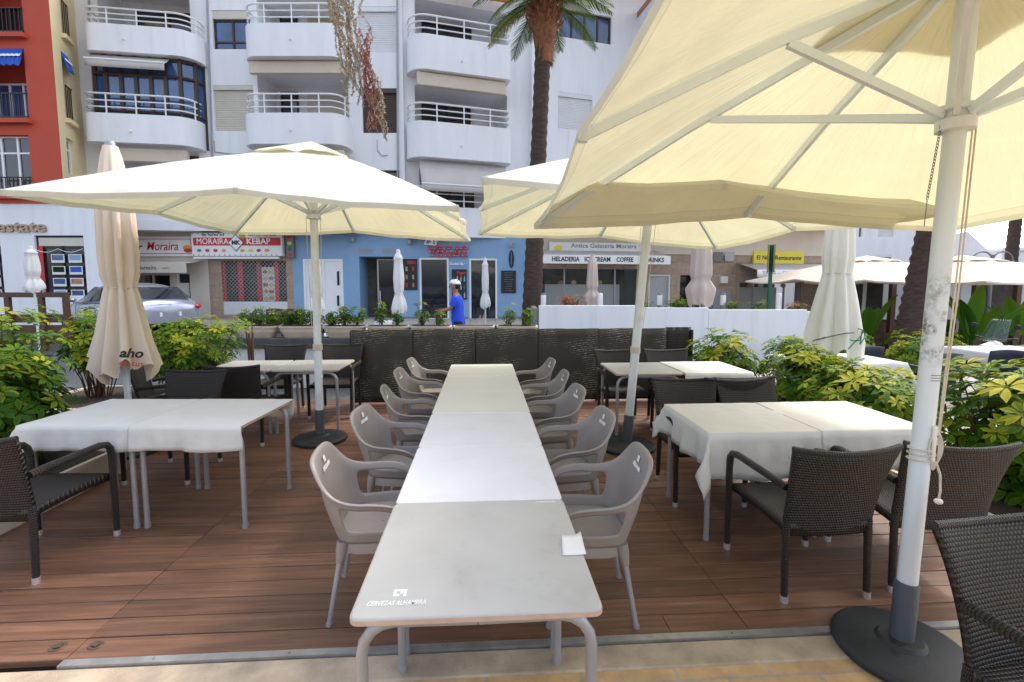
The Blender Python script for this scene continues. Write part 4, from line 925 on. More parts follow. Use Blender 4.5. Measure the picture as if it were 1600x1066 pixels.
for x in (-.545,.43):
    mb=MB(); mb.m=T(x,0,.1)@Matrix.Rotation(pi/2,4,'X'); mb.lathe([(.07,-.02),(.095,-.02),(.10,0),(.095,.02),(.07,.02)],20,cap=False); mb.build('tyre',M['rubber'],t2)
    mb=MB(); mb.m=T(x,0,.1)@Matrix.Rotation(pi/2,4,'X'); mb.lathe([(.01,-.018),(.07,-.018),(.07,.018),(.01,.018)],16); mb.build('rim',M['greypaint'],t2)
# ================================================================= silver hatchback
def car():
    w=13.1; p=at(205,w); p.z=gz(p.x,p.y)+.0
    t=thing('parked_car','silver hatchback parked before the red-lettered bar sign, seen from behind','car',p,pi-YAW-radians(28))
    S=[(-2.10,.58,.46,.80,.83,.50),(-2.04,.74,.34,.93,.97,.60),(-1.92,.80,.28,.97,1.06,.60),(-1.50,.84,.24,.97,1.33,.55),(-1.0,.86,.22,.955,1.42,.55),(-.45,.865,.20,.945,1.455,.56),(.1,.865,.20,.935,1.43,.56),(.5,.86,.20,.925,1.34,.57),(1.05,.85,.20,.915,1.05,.62),(1.25,.84,.22,.90,.97,.66),(1.7,.80,.25,.83,.89,.62),(2.0,.70,.30,.70,.75,.50),(2.12,.55,.42,.58,.61,.40)]
    def ring(s):
        x,hw,sl,bt,tp,wt=s
        half=[(hw*.86,sl),(hw*.985,sl+.12),(hw,(sl+bt)/2),(hw*.97,bt),(wt,tp-.05),(wt*.72,tp),(0,tp+.02)]
        return [(x,y,z) for y,z in half]+[(x,-y,z) for y,z in half[-2::-1]]
    R=[ring(s) for s in S]; n=len(R[0]); P=[q for r in R for q in r]; F=[];GL=[];GR=[]
    for i in range(len(S)-1):
        for j in range(n-1):
            f=(i*n+j,i*n+j+1,(i+1)*n+j+1,(i+1)*n+j)
            if j in (3,n-2-3) and 3<=i<=6: GL.append((i,j))
            if i==2 and j in (4,5,6,7): GR.append((i,j))
            F.append(f)
    mb=MB(); mb.add(P,F+[tuple(range(n-1,-1,-1)),tuple((len(S)-1)*n+j for j in range(n))]); b=mb.build('body',M['silver'],t,ang=60)
    s=b.modifiers.new('sub','SUBSURF'); s.levels=s.render_levels=2
    def patch(i,j,name,m,shr=.10,off=.012):
        a,bq,c,d=[V(q) for q in (R[i][j],R[i][j+1],R[i+1][j+1],R[i+1][j])]; nn=(c-a).cross(d-bq).normalized(); ce=(a+bq+c+d)/4
        if nn.dot(ce-V((ce.x,0,.8)))<0: nn=-nn
        return [q.lerp(ce,shr)+nn*off for q in (a,bq,c,d)]
    for sgn,jj in ((1,3),(-1,n-2-3)):
        for grp in ((3,4),(5,6)):
            mb=MB()
            for i in grp:
                a,bq,c,d=[V(q) for q in (R[i][jj],R[i][jj+1],R[i+1][jj+1],R[i+1][jj])]
                lo0,hi0=(a,bq) if a.z<bq.z else (bq,a); lo1,hi1=(d,c) if d.z<c.z else (c,d)
                e0=.06 if i==grp[0] else 0; e1=.06 if i==grp[1] else 0
                o=V((0,sgn*.006,.0)); A=lo0.lerp(hi0,.08).lerp(lo1.lerp(hi1,.08),e0)+o; D=lo1.lerp(hi1,.08).lerp(lo0.lerp(hi0,.08),e1)+o
                B=lo0.lerp(hi0,.86).lerp(lo1.lerp(hi1,.86),e0)+o; C=lo1.lerp(hi1,.86).lerp(lo0.lerp(hi0,.86),e1)+o
                mb.add([A,B,C,D],[(0,1,2,3)])
            mb.build('side_window',M['glass_dark'],t)
    mb=MB(); mb.add([(-1.98,.56,1.045),(-1.98,-.56,1.045),(-1.49,-.50,1.345),(-1.49,.50,1.345)],[(0,1,2,3)]); mb.build('rear_window',M['glass_dark'],t)
    mb=MB(); mb.add([(.56,.50,1.345),(.56,-.50,1.345),(1.07,-.57,1.075),(1.07,.57,1.075)],[(0,1,2,3)]); mb.build('windscreen',M['glass_dark'],t)
    for sgn in (-1,1):
        for xx in (-.95,-.28,.78):
            mb=MB(); mb.tube([(xx+.03,sgn*.862,.30),(xx,sgn*.868,.55),(xx-.02,sgn*.85,.90)],.006,5); mb.build('door_gap',M['black'],t)
        for xx in (-.80,-.12):
            mb=MB(); mb.cbox((xx,sgn*.872,.80),(.17,.03,.03)); bevel(mb.build('door_handle',M['ink_grey'],t),.008)
        mb=MB(); mb.tube([(-1.4,sgn*.845,.955),(-.4,sgn*.855,.94),(.9,sgn*.85,.92)],.012,5); mb.build('window_trim',M['black'],t)
        mb=MB(); mb.tube([(-1.9,sgn*.80,.48),(-.6,sgn*.872,.46),(1.0,sgn*.86,.46)],.014,5); mb.build('side_moulding',M['ink_grey'],t)
        mb=MB(); mb.ball((-1.955,sgn*.675,.84),(.14,.135,.085),14,10); mb.build('tail_light',M['tail'],t)
        mb=MB(); mb.ball((1.93,sgn*.56,.66),(.14,.13,.07),12,8); mb.build('headlight',M['clear'],t)
        mb=MB(); mb.ball((.75,sgn*.92,1.0),(.07,.09,.06),10,8); mb.build('wing_mirror',M['silver'],t)
        for x in (-1.28,1.28):
            mb=MB(); mb.m=T(x,sgn*.80,.30)@Matrix.Rotation(pi/2,4,'X'); mb.lathe([(.2,-.1),(.29,-.1),(.305,-.06),(.305,.06),(.29,.1),(.2,.1)],28,cap=False); wh=mb.build('tyre',M['rubber'],t)
            mb=MB(); mb.m=T(x,sgn*.80,.30)@Matrix.Rotation(pi/2,4,'X'); mb.lathe([(.02,-.09),(.2,-.095),(.21,0),(.2,.095),(.02,.09)],20); mb.build('rim',M['steel'],wh)
    mb=MB(); mb.cbox((-2.085,0,.66),(.02,.5,.11)); mb.build('number_plate',M['sign_white'],t)
    mb=MB(); mb.cbox((-2.075,0,.42),(.06,1.0,.05)); bevel(mb.build('bumper_strip',M['black'],t),.01)
    mb=MB(); mb.lathe([(.005,0),(.045,.0),(.04,.012)],16); mb.m=Matrix.Identity(4)
    o=mb.build('emblem',M['steel'],t); o.rotation_euler=(0,-pi/2,0); o.location=(-2.068,0,.87)
    mb=MB(); mb.tube([(-1.0,.3,1.46),(-1.18,.3,1.60)],.008,6); mb.build('aerial',M['black'],t)
car()
# ================================================================= motor scooter at the right edge
p=at(1575,9.4); p.z=gz(p.x,p.y)+.05
t=thing('motor_scooter','white and dark motor scooter with raised windscreen, parked beyond the variegated shrubs','scooter',p,radians(12),None)
for x in (-.65,.65):
    mb=MB(); mb.m=T(x,0,.28)@Matrix.Rotation(pi/2,4,'X'); mb.lathe([(.17,-.05),(.25,-.06),(.28,0),(.25,.06),(.17,.05)],26,cap=False); wh=mb.build('tyre',M['rubber'],t)
    mb=MB(); mb.m=T(x,0,.28)@Matrix.Rotation(pi/2,4,'X'); mb.lathe([(.02,-.045),(.17,-.045),(.17,.045),(.02,.045)],18); mb.build('rim',M['steel'],wh)
def loft(mb,secs):
    n=12; P=[(x+ (0),y*cos(2*pi*j/n),z+h*sin(2*pi*j/n)) for x,y,z,h in secs for j in range(n)]; k=len(secs)
    mb.add(P,[(i*n+j,i*n+(j+1)%n,(i+1)*n+(j+1)%n,(i+1)*n+j) for i in range(k-1) for j in range(n)]+[tuple(range(n)),tuple((k-1)*n+j for j in range(n))]); return mb
loft(MB(),[(.95,.06,.66,.08),(.75,.17,.62,.16),(.35,.20,.55,.17),(.1,.17,.45,.12),(-.1,.16,.40,.10)]).build('rear_body',M['sign_white'],t)
mb=loft(MB(),[(-.78,.05,.62,.12),(-.62,.17,.66,.26),(-.45,.22,.66,.30),(-.35,.16,.55,.25)]); mb.build('front_shield',M['sign_white'],t)
mb=MB(); mb.box(-.4,.15,-.15,.15,.30,.36); bevel(mb.build('footboard',M['ink_grey'],t),.02)
loft(MB(),[(.88,.08,.80,.04),(.6,.15,.79,.06),(.2,.16,.76,.06),(-.05,.10,.74,.04)]).build('seat',M['black'],t)
mb=loft(MB(),[(1.12,.10,1.0,.10),(1.05,.2,1.0,.15),(.8,.2,1.0,.15),(.7,.12,.98,.1)]); mb.build('top_case',M['ink_grey'],t)
mb=MB(); mb.grid(lambda a,b:(-.62+.20*b+.10*(2*a-1)**2,(2*a-1)*(.22-.06*b),.95+.42*b),8,6); solid(mb.build('windscreen',M['clear'],t,ang=180),.006)
mb=MB(); mb.tube([(-.42,-.34,1.02),(-.5,-.1,.98),(-.5,.1,.98),(-.42,.34,1.02)],.016,8); hb=mb.build('handlebar',M['black'],t)
for s in (-1,1):
    mb=MB(); mb.tube([(-.44,s*.25,1.0),(-.48,s*.33,1.2)],.007,6); mb.ball((-.48,s*.35,1.24),(.02,.07,.05),10,8); mb.build('mirror',M['black'],hb)
mb=MB(); mb.ball((-.74,0,.82),(.06,.10,.08),12,8); mb.build('headlight',M['steel'],t)
mb=MB(); mb.ball((.96,0,.68),(.04,.1,.05),10,8); mb.build('tail_light',M['tail'],t)
mb=MB(); mb.tube([(-.65,.07,.28),(-.5,.06,.9)],.022,8); mb.build('fork',M['steel'],t)
# ================================================================= facade kit
def wall_holes(mb,x0,x1,z0,z1,holes,dep=.18,y=0.0):
    X=sorted({x0,x1,*[h[0] for h in holes],*[h[1] for h in holes]}); Zs=sorted({z0,z1,*[h[2] for h in holes],*[h[3] for h in holes]})
    X=[q for q in X if x0-1e-6<=q<=x1+1e-6]; Zs=[q for q in Zs if z0-1e-6<=q<=z1+1e-6]
    for a,b in zip(X[:-1],X[1:]):
        for c,d in zip(Zs[:-1],Zs[1:]):
            mx,mz=(a+b)/2,(c+d)/2
            if any(h[0]<mx<h[1] and h[2]<mz<h[3] for h in holes): continue
            mb.add([(a,y,c),(b,y,c),(b,y,d),(a,y,d)],[(0,1,2,3)])
    for h in holes:
        a,b,c,d=h[:4]; e=h[4] if len(h)>4 else dep
        mb.add([(a,y,c),(b,y,c),(b,y,d),(a,y,d),(a,y+e,c),(b,y+e,c),(b,y+e,d),(a,y+e,d)],[(0,1,5,4),(1,2,6,5),(2,3,7,6),(3,0,4,7)])
    return mb
def window(par,m,x0,x1,z0,z1,y,nx=2,nz=1,fm='white_trim',gm='glass_blue',fw=.05,name='window',zs=None):
    mb=MB(m); w=fw
    mb.box(x0,x0+w,y-.06,y+.0,z0,z1); mb.box(x1-w,x1,y-.06,y,z0,z1); mb.box(x0+w,x1-w,y-.06,y,z0,z0+w); mb.box(x0+w,x1-w,y-.06,y,z1-w,z1)
    for i in range(1,nx): x=x0+(x1-x0)*i/nx; mb.box(x-w*.6,x+w*.6,y-.055,y,z0+w,z1-w)
    for zf in (zs or [i/nz for i in range(1,nz)]): z=z0+(z1-z0)*zf; mb.box(x0+w,x1-w,y-.05,y-.004,z-w*.5,z+w*.5)
    f=mb.build(name,M[fm],par,smooth=False)
    mb=MB(m); mb.add([(x0+w*.5,y-.02,z0+w*.5),(x1-w*.5,y-.02,z0+w*.5),(x1-w*.5,y-.02,z1-w*.5),(x0+w*.5,y-.02,z1-w*.5)],[(0,1,2,3)]); mb.build('pane',M[gm],f,smooth=False)
    return f
def shutter(par,m,x0,x1,z0,z1,y,sm_='shutter',name='roller_shutter'):
    mb=MB(m); n=max(4,int((z1-z0)/.055)); P=[];F=[]
    for i in range(n):
        za=z0+(z1-z0)*i/n; zb=z0+(z1-z0)*(i+.82)/n; zc=z0+(z1-z0)*(i+1)/n
        for z,yy in ((za,y-.004),(za+.3*(zb-za),y-.016),(zb,y-.012),(zb+.001,y+.006)): P+=[(x0,yy,z),(x1,yy,z)]
    k=len(P)//2; F=[(2*i,2*i+1,2*i+3,2*i+2) for i in range(k-1)]
    mb.add(P,F); mb.box(x0,x1,y-.09,y+.02,z1,z1+.14); return mb.build(name,M[sm_],par,smooth=False)
def curved(x0,x1,proj,rl,rr,y0=0.0,n=7):
    P=[(x0,y0)]
    if rl: P+=[(x0+rl-rl*cos(a),y0-proj+rl-rl*sin(a)) for a in [pi/2*i/n for i in range(n+1)]]
    else: P+=[(x0,y0-proj)]
    if rr: P+=[(x1-rr+rr*sin(a),y0-proj+rr-rr*cos(a)) for a in [pi/2*i/n for i in range(n+1)]]
    else: P+=[(x1,y0-proj)]
    return P+[(x1,y0)]
def inset(P,d):
    Q=[]
    for i,p in enumerate(P):
        a=V(P[max(0,i-1)]); b=V(P[min(len(P)-1,i+1)]); t=(b-a); t=V((-t[1],t[0])); t.normalize(); Q.append((p[0]+t.x*d,p[1]+t.y*d))
    return Q
def balcony(par,m,x0,x1,zb,zt,zr,proj=.75,rl=.45,rr=.45,nposts=5):
    P=curved(x0,x1,proj,rl,rr); Q=inset(P,.12); n=len(P); mb=MB(m)
    V_=[(*p,zb) for p in P]+[(*p,zt) for p in P]+[(*q,zt) for q in Q]+[(*q,zb+.12) for q in Q]
    F=[]
    for k in range(3): F+=[(k*n+i,k*n+i+1,(k+1)*n+i+1,(k+1)*n+i) for i in range(n-1)]
    F.append(tuple(range(n-1,-1,-1))); F.append(tuple(3*n+i for i in range(n))); mb.add(V_,F)
    b=mb.build('balcony',M['white_wall'],par,ang=30); mb=MB(m); C=inset(P,.06)
    for h in (1.0,.66,.33): mb.tube([(*c,zt+(zr-zt)*h) for c in C],.028 if h==1 else .02,6)
    L=[0]; 
    for a,b_ in zip(C[:-1],C[1:]): L.append(L[-1]+(V(a)-V(b_)).length)
    for k in range(nposts):
        s=L[-1]*(k+.5)/nposts
        for i in range(n-1):
            if L[i]<=s<=L[i+1]: q=V(C[i]).lerp(V(C[i+1]),(s-L[i])/(L[i+1]-L[i])); mb.tube([(q.x,q.y,zt-.02),(q.x,q.y,zr)],.022,6); break
    mb.build('railing',M['white_trim'],b); return b
def awn_slope(par,m,x0,x1,z1,y1,z0,y0,val=.18,mm='awning',name='awning',scal=False):
    mb=MB(m); mb.grid(lambda u,v:(x0+(x1-x0)*u,y1+(y0-y1)*v,z1+(z0-z1)*v-.04*sin(pi*v)),14,6)
    nn=14 if not scal else 64
    mb.grid(lambda u,v:(x0+(x1-x0)*u,y0-.005,z0-val*v*(1 if not scal else (.72+.28*abs(sin(u*pi*16))))),nn,2)
    a=solid(mb.build(name,M[mm],par,ang=25),.006); mb=MB(m); mb.tube([(x0,y0,z0),(x1,y0,z0)],.03,8); mb.build('front_bar',M['white_trim'],a); return a
BX=MB  # alias
# ----------------------------------------------------------------- white apartment block
wb=thing('apartment_building','white apartment block with rounded balconies above a blue bar and shops','building',(0,0,0),-YAW)
W0=16.0
def g(px,py,w=W0): return G(px,py,w)
def bay(w,px0,px1,ang,pivot):   # frame whose y=0 is the plane at distance w, turned by ang about column pivot
    up,_=G(pivot,300,w); return T(up,w,0)@Matrix.Rotation(ang,4,'Z')@T(-up,0,0)
ZTOP=13.4; ZF=3.78
mC=bay(W0,335,625,0,480); mA=bay(W0,150,335,radians(9),335); mR=bay(W0,625,890,radians(17),612)
uA0,_=g(146,200); uA1,_=g(333,200); uC1,_=g(610,200)
# centre bay
def H(px0,px1,py0,py1,e=.18):
    a,z1=g(px0,py0); b,_=g(px1,py0); _,z0=g(px0,py1); a2,_=g(px0,py1); b2,_=g(px1,py1)
    return [(a+a2)/2,(b+b2)/2,z0,z1,e]
win3=H(332,391,16,77); shu2=H(334,397,133,205); log3=H(402,548,-6,80,1.3); log2=H(404,545,112,225,1.3); shu3=H(559,622,10,82); brn2=H(566,622,138,208); win1=H(588,624,266,300); log1=H(404,545,246,330,1.3); shu1=H(336,396,255,320)
uc1=brn2[1]+.18
mb=wall_holes(MB(mC),uA1,uc1,ZF,ZTOP,[win3,shu2,log3,log2,shu3,brn2,win1,log1,shu1])
for h in (log1,log2,log3):
    mb.add([(h[0],1.3,h[2]),(h[1],1.3,h[2]),(h[1],1.3,h[3]),(h[0],1.3,h[3])],[(0,1,2,3)])
mb.box(uA1-.6,uc1+.4,-.06,.3,3.46,ZF-.002)
mb.build('front_wall',M['white_wall'],wb,smooth=False)
f=window(wb,mC,win3[0],win3[1],win3[2],win3[3]-.25,.14,2,fm='brownframe',zs=[.27]); mb=MB(mC); mb.box(win3[0],win3[1],.02,.14,win3[3]-.25,win3[3]-.002); mb.build('shutter_box',M['shutter'],f)
mb=MB(mC); mb.box(win3[0]+.1,win3[0]+.42,.125,.13,win3[2]+.05,win3[3]-.3); mb.build('curtain',M['curtain'],f)
shutter(wb,mC,shu2[0],shu2[1],shu2[2],shu2[3]-.14,.1); shutter(wb,mC,shu3[0],shu3[1],shu3[2],shu3[3]-.14,.1,'shutter_white'); shutter(wb,mC,brn2[0],brn2[1],brn2[2],brn2[3]-.14,.1,'shutter_brown'); shutter(wb,mC,shu1[0],shu1[1],shu1[2],shu1[3]-.14,.1)
window(wb,mC,win1[0],win1[1],win1[2],win1[3],.14,1,fm='brownframe',gm='glass_dark')
for k,(h,py) in enumerate(((log3,52),(log2,185),(log1,320))):
    z0=h[2]; cx=h[0]+ (h[1]-h[0])*.62
    mb=MB(mC); mb.box(cx-.75,cx+.75,1.27,1.298,z0,z0+2.05); mb.build('terrace_shutter',M['yellow_wall' if k!=1 else 'shutter'],wb,smooth=False)
    window(wb,mC,h[0]+.15,h[0]+.75,z0,z0+2.1,1.29,1,fm='brownframe',gm='glass_dark',name='terrace_door')
for pt,pb,pr_ in ((57,106,27),(190,236,161)):
    a,zt=g(395,pt); _,zb=g(395,pb); _,zr=g(395,pr_); b,_=g(550,pt); balcony(wb,mC,a,b,zb,zt,zr,.8,.5,.5)
a,zt=g(395,318); b,_=g(550,318); balcony(wb,mC,a,b,zt-.95,zt,zt+.6,.8,.5,.5)
for (px0,px1,py0,py1) in ((403,546,108,126),(403,546,242,262)):
    a,z1=g(px0,py0); b,_=g(px1,py0); _,z0=g(px0,py1); mb=MB(mC); mb.box(a,b,-.55,-.38,z0,z1); bevel(mb.build('rolled_awning',M['canvas_beige'],wb),.02)
# left bay
def HA(px0,px1,py0,py1,e=.18): return H(px0,px1,py0,py1,e)
mb=MB(mA); la3=HA(172,300,-20,100,1.3); la2=HA(176,318,108,230,.5); la1=HA(190,315,240,330,1.3)
wall_holes(mb,uA0,uA1+.02,ZF,ZTOP,[la3,la2,la1])
for h in (la3,la1): mb.add([(h[0],1.3,h[2]),(h[1],1.3,h[2]),(h[1],1.3,h[3]),(h[0],1.3,h[3])],[(0,1,2,3)])
mb.box(uA0-.05,uA1+.1,-.06,.3,3.46,ZF-.002)
mb.add([(uA0,0,-.5),(uA0,9,-.5),(uA0,9,ZTOP),(uA0,0,ZTOP)],[(0,1,2,3)])
mb.build('front_wall',M['white_wall'],wb,smooth=False)
a,zt=g(172,107); b,_=g(326,107)
a,zt=g(172,106); b,_=g(322,106); _,zb=g(172,60)
for pt,pb,pr_ in ((66,106,42),(196,238,167)):
    a,zt=g(172,pt); _,zb=g(172,pb); _,zr=g(172,pr_); b,_=g(322,pt); balcony(wb,mA,a,b,zb,zt,zr,.75,.25,.6)
# glazed gallery with brown frames (second storey)
a,z1=g(178,106); b,_=g(318,106); _,z0=g(178,236)
Pc=curved(a,b,.5,.05,.55); gal=MB(mA); gp_=MB(mA)
L=[0]
for p,q in zip(Pc[:-1],Pc[1:]): L.append(L[-1]+(V(p)-V(q)).length)
def onp(s):
    for i in range(len(Pc)-1):
        if s<=L[i+1]+1e-9: return V(Pc[i]).lerp(V(Pc[i+1]),(s-L[i])/(L[i+1]-L[i]))
    return V(Pc[-1])
nn=9
for i in range(nn+1):
    q=onp(L[-1]*i/nn); gal.box(q.x-.05,q.x+.05,q.y-.03,q.y+.05,z0,z1)
for z in (z0+.95,z1-.55,z1-.06):
    gal.tube([(*onp(L[-1]*i/30),z) for i in range(31)],.045,6)
gf=gal.build('glazed_gallery',M['brownframe'],wb)
for i in range(nn):
    gp_=MB(mA); p,q=onp(L[-1]*i/nn),onp(L[-1]*(i+1)/nn); gp_.add([(p.x,p.y+.02,z0),(q.x,q.y+.02,z0),(q.x,q.y+.02,z1-.05),(p.x,p.y+.02,z1-.05)],[(0,1,2,3)]); gp_.build('pane',M['glass_blue'],gf)
mb=MB(mA); mb.box(a,b,.48,.499,z0-.3,z1); mb.build('gallery_lining',M['interior'],wb)
a,z=g(178,106); b,_=g(283,106); awn_slope(wb,mA,a,b,z-.05,-.55,z-.28,-.85,.22)
a,z=g(176,-8); b,_=g(290,-8); awn_slope(wb,mA,a,b,g(176,-14)[1],-.1,g(176,12)[1],-.95,.22)
a,z=g(196,240); b,_=g(306,240); mb=MB(mA); mb.box(a,b,-.5,-.3,z-.45,z-.05); bevel(mb.build('rolled_awning',M['canvas_beige'],wb),.03)
a,z0=g(250,50); window(wb,mA,la3[0]+.4,la3[1]-.2,la3[2],la3[2]+2.1,1.29,2,fm='brownframe',gm='glass_dark',name='terrace_door')
# right bay (recedes)
def HR(px0,px1,py0,py1,e=.18): return H(px0,px1,py0,py1,e)
uR0=uc1-.02; uR1,_=g(1075,200)
invR=(STREET@mR).inverted()
def gR(px,py):
    v=-(py-PY0)/FPX; d=STREET.to_3x3()@V(((px-800)/FPX,CP+v*SP,-SP+v*CP)); o=invR@V((0,0,CZ)); dd=invR.to_3x3()@d; t=-o.y/dd.y; return o.x+dd.x*t,o.z+dd.z*t
def HQ(px0,px1,py0,py1,e=.18):
    a,z1=gR(px0,py0); b,z0=gR(px1,py1); return [a,b,z0,z1,e]
lr3=HR(648,800,-10,100,1.2); lr2=HR(648,800,128,238,1.2); lr1=HR(655,795,262,345,1.2); sh2=HQ(872,925,143,206); wi3=HQ(874,955,12,70); sh1=HQ(872,925,275,335)
mb=wall_holes(MB(mR),uR0,uR1,ZF,ZTOP,[lr3,lr2,lr1,sh2,wi3,sh1])
for h in (lr1,lr2,lr3): mb.add([(h[0],1.2,h[2]),(h[1],1.2,h[2]),(h[1],1.2,h[3]),(h[0],1.2,h[3])],[(0,1,2,3)])
mb.box(uR0-.05,uR1,-.06,.3,3.46,ZF-.002); a,_=g(840,200); b,_=g(862,200); mb.box(a,b,-.25,-.002,ZF+.1,ZTOP)
mb.add([(uR1,0,-.5),(uR1,9,-.5),(uR1,9,ZTOP),(uR1,0,ZTOP)],[(0,1,2,3)])
mb.build('front_wall',M['white_wall'],wb,smooth=False)
for pt,pb,pr_ in ((62,116,32),(195,250,167)):
    a,zt=g(634,pt); _,zb=g(634,pb); _,zr=g(634,pr_); b,_=g(797,pt); balcony(wb,mR,a,b,zb,zt,zr,.75,.6,.15)
a,zt=g(634,325); b,_=g(797,325); balcony(wb,mR,a,b,zt-.95,zt,zt+.62,.75,.6,.15)
for h in (lr1,lr2,lr3): window(wb,mR,h[0]+.35,h[0]+2.1,h[2],h[2]+2.05,1.18,2,fm='brownframe',gm='glass_dark',name='terrace_door')
shutter(wb,mR,sh2[0],sh2[1],sh2[2],sh2[3]-.14,.1,'shutter_white'); shutter(wb,mR,sh1[0],sh1[1],sh1[2],sh1[3]-.14,.1,'shutter_white')
f=window(wb,mR,wi3[0],wi3[1],wi3[2],wi3[3],.14,4,fm='brownframe'); mb=MB(mR); mb.box(wi3[0]+.5,wi3[0]+.9,.126,.13,wi3[2],wi3[3]); mb.build('curtain',M['curtain'],f)
a,z1=g(648,118); b,_=g(790,118); mb=MB(mR); mb.box(a,b,-.6,-.42,z1-.4,z1); bevel(mb.build('rolled_awning',M['canvas_beige'],wb),.02)
a,z1=g(650,-20); b,_=g(800,-20); mb=MB(mR); mb.box(a,b,-.6,-.42,z1-.1,z1+.25); bevel(mb.build('rolled_awning',M['orange'],wb),.02)
a,z1=g(652,252); b,_=g(790,252); awn_slope(wb,mR,a,b,z1,-.45,z1-.85,-1.05,.22)
mb=MB(STREET); mb.box(uA0-.2,uA1,17.6,26,-.5,ZTOP-.1); mb.box(uA1,uR1+.2,20.8,26,-.5,ZTOP-.1); mb.build('rear_wall',M['white_wall'],wb,smooth=False)
mb=MB(STREET); mb.add([(uA0-.3,15.6,ZTOP),(uR1,15.6,ZTOP),(uR1+.3,26,ZTOP),(uA0-.3,26,ZTOP)],[(0,1,2,3)]); mb.build('roof',M['terracotta'],wb)
for mm,pts in ((mA,((228,88),(238,222))),(mC,((472,82),(472,216))),(mR,((716,98),(716,230)))):
    for px,py in pts:
        a,z=g(px,py); yy=-.80 if mm is mC else -.755
        mb=MB(mm); mb.tube([(a,yy,z),(a,yy-.10,z-.015)],.025,8); mb.build('drain_spout',M['white_trim'],wb)
for (px0,py0,px1,py1,mm) in ((590,236,606,243,mC),(336,238,392,240,mC)):
    a,z=g(px0,py0); b,z2=g(px1,py1); mb=MB(mm); mb.tube([(a,-.03,z),(.5*(a+b),-.03,min(z,z2)-.03),(b,-.03,z2)],.012,5); mb.tube([(a,-.03,z),(a,-.03,z+.35)],.008,5); mb.build('facade_cable',M['ink_grey'],wb)
# downpipes and cables
for (px0,py0,px1,py1,mm) in ((160,0,172,235,mA),(325,0,332,250,mA),(622,0,622,300,mC)):
    a,z1=g(px0,py0); b,z0=g(px1,py1); mb=MB(mm); mb.tube([(a,-.05,z1+1),(b,-.05,z0)],.03,6); mb.build('downpipe',M['greypaint'],wb)
# ----------------------------------------------------------------- ground floor, shops (part of the block)
S0=16.35
def gs(px,py): return G(px,py,S0)
mS=T(0,S0,0)
def HS(px0,px1,py0,py1,e=.2):
    a,z1=gs(px0,py0); b,z0=gs(px1,py1); return [a,b,z0,z1,e]
uL,_=gs(140,430); uk,_=gs(326,430); ub0,_=gs(458,430); ub1,_=gs(822,430)
hb1=HS(203,268,428,480,.25); hb2=HS(272,300,426,500,.25); hk=HS(345,450,408,492,.3)
mb=wall_holes(MB(mS),uL,uk,-.4,3.52,[hb1,hb2]); mb.build('shop_wall',M['tan_wall'],wb,smooth=False)
mb=wall_holes(MB(mS),uk,ub0,-.4,3.52,[hk]); mb.build('shop_wall',M['stone'],wb,smooth=False)
hd=HS(473,538,405,500,.1); hr=HS(561,620,401,505,.9); hw1=HS(655,702,403,500,.1); hw2=HS(733,777,404,502,.1)
mb=wall_holes(MB(mS),ub0,ub1,0.0,3.52,[hd,hr,hw1,hw2]); mb.box(ub0,ub1,-.02,-.001,.0,.66) if False else None
mb.build('bar_front_wall',M['blue_wall'],wb,smooth=False)
mb=MB(mS); 
for a,b in ((ub0,hd[0]),(hd[1],hr[0]),(hr[1],hw1[0]-.05),(hw1[1]+.05,hw2[0]-.05),(hw2[1]+.05,ub1)): mb.box(a+.003,b-.003,-.025,-.002,.0,.62)
mb.build('dark_plinth',M['ink_grey'],wb,smooth=False)
window(wb,mS,hb1[0],hb1[1],hb1[2],hb1[3],.2,2,fm='tan_wall',gm='glass_dark'); window(wb,mS,hb2[0],hb2[1],.2,hb2[3],.2,1,fm='white_trim',gm='clear',name='shop_door',zs=[.45])
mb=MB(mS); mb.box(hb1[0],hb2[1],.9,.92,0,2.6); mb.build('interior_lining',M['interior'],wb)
mb=MB(mS); mb.box(hb2[0]+.06,hb2[0]+.38,.16,.17,hb2[3]-1.0,hb2[3]-.35); mb.build('door_poster',M['sign_white'],wb)
# kebab shop: lattice shutter over posters
mb=MB(mS); mb.box(hk[0],hk[1],.28,.30,hk[2],hk[3]); mb.build('interior_lining',M['interior'],wb)
zmid=gs(345,471)[1]
mb=MB(mS); k=0; w_=hk[1]-hk[0]; hgt=hk[3]-zmid; q=.13
for i in range(-int(hgt/q)-1,int(w_/q)+1):
    for s in (1,-1):
        x0=hk[0]+i*q; 
        P=[]; xa,za,xb,zb=(x0,zmid,x0+hgt,hk[3]) if s==1 else (x0+hgt,zmid,x0,hk[3])
        # clip to the opening
        def cl(xa,za,xb,zb):
            for lim in (hk[0],hk[1]):
                lo=lim==hk[0]
                ina=xa>=lim if lo else xa<=lim; inb=xb>=lim if lo else xb<=lim
                if not ina and not inb: return None
                if ina!=inb:
                    t_=(lim-xa)/(xb-xa); zi=za+(zb-za)*t_
                    if ina: xb,zb=lim,zi
                    else: xa,za=lim,zi
            return xa,za,xb,zb
        c=cl(xa,za,xb,zb)
        if c and abs(c[2]-c[0])>.03: mb.bar((c[0],.05+.004*s,c[1]),(c[2],.05+.004*s,c[3]),.012,.012,(0,1,0))
mb.build('lattice_shutter',M['alu'],wb,smooth=False)
for px0,px1 in ((345,351),(370,378),(400,406),(428,434)):
    a,_=gs(px0,430); b,_=gs(px1,430); mb=MB(mS); mb.box(a,b,.06,.075,zmid,hk[3]); mb.build('red_panel',M['red'],wb,smooth=False)
a,_=gs(407,430); b,_=gs(427,430); mb=MB(mS); mb.box(a,b,.085,.09,zmid,hk[3]-.2); pp=mb.build('menu_poster',M['sign_white'],wb,smooth=False)
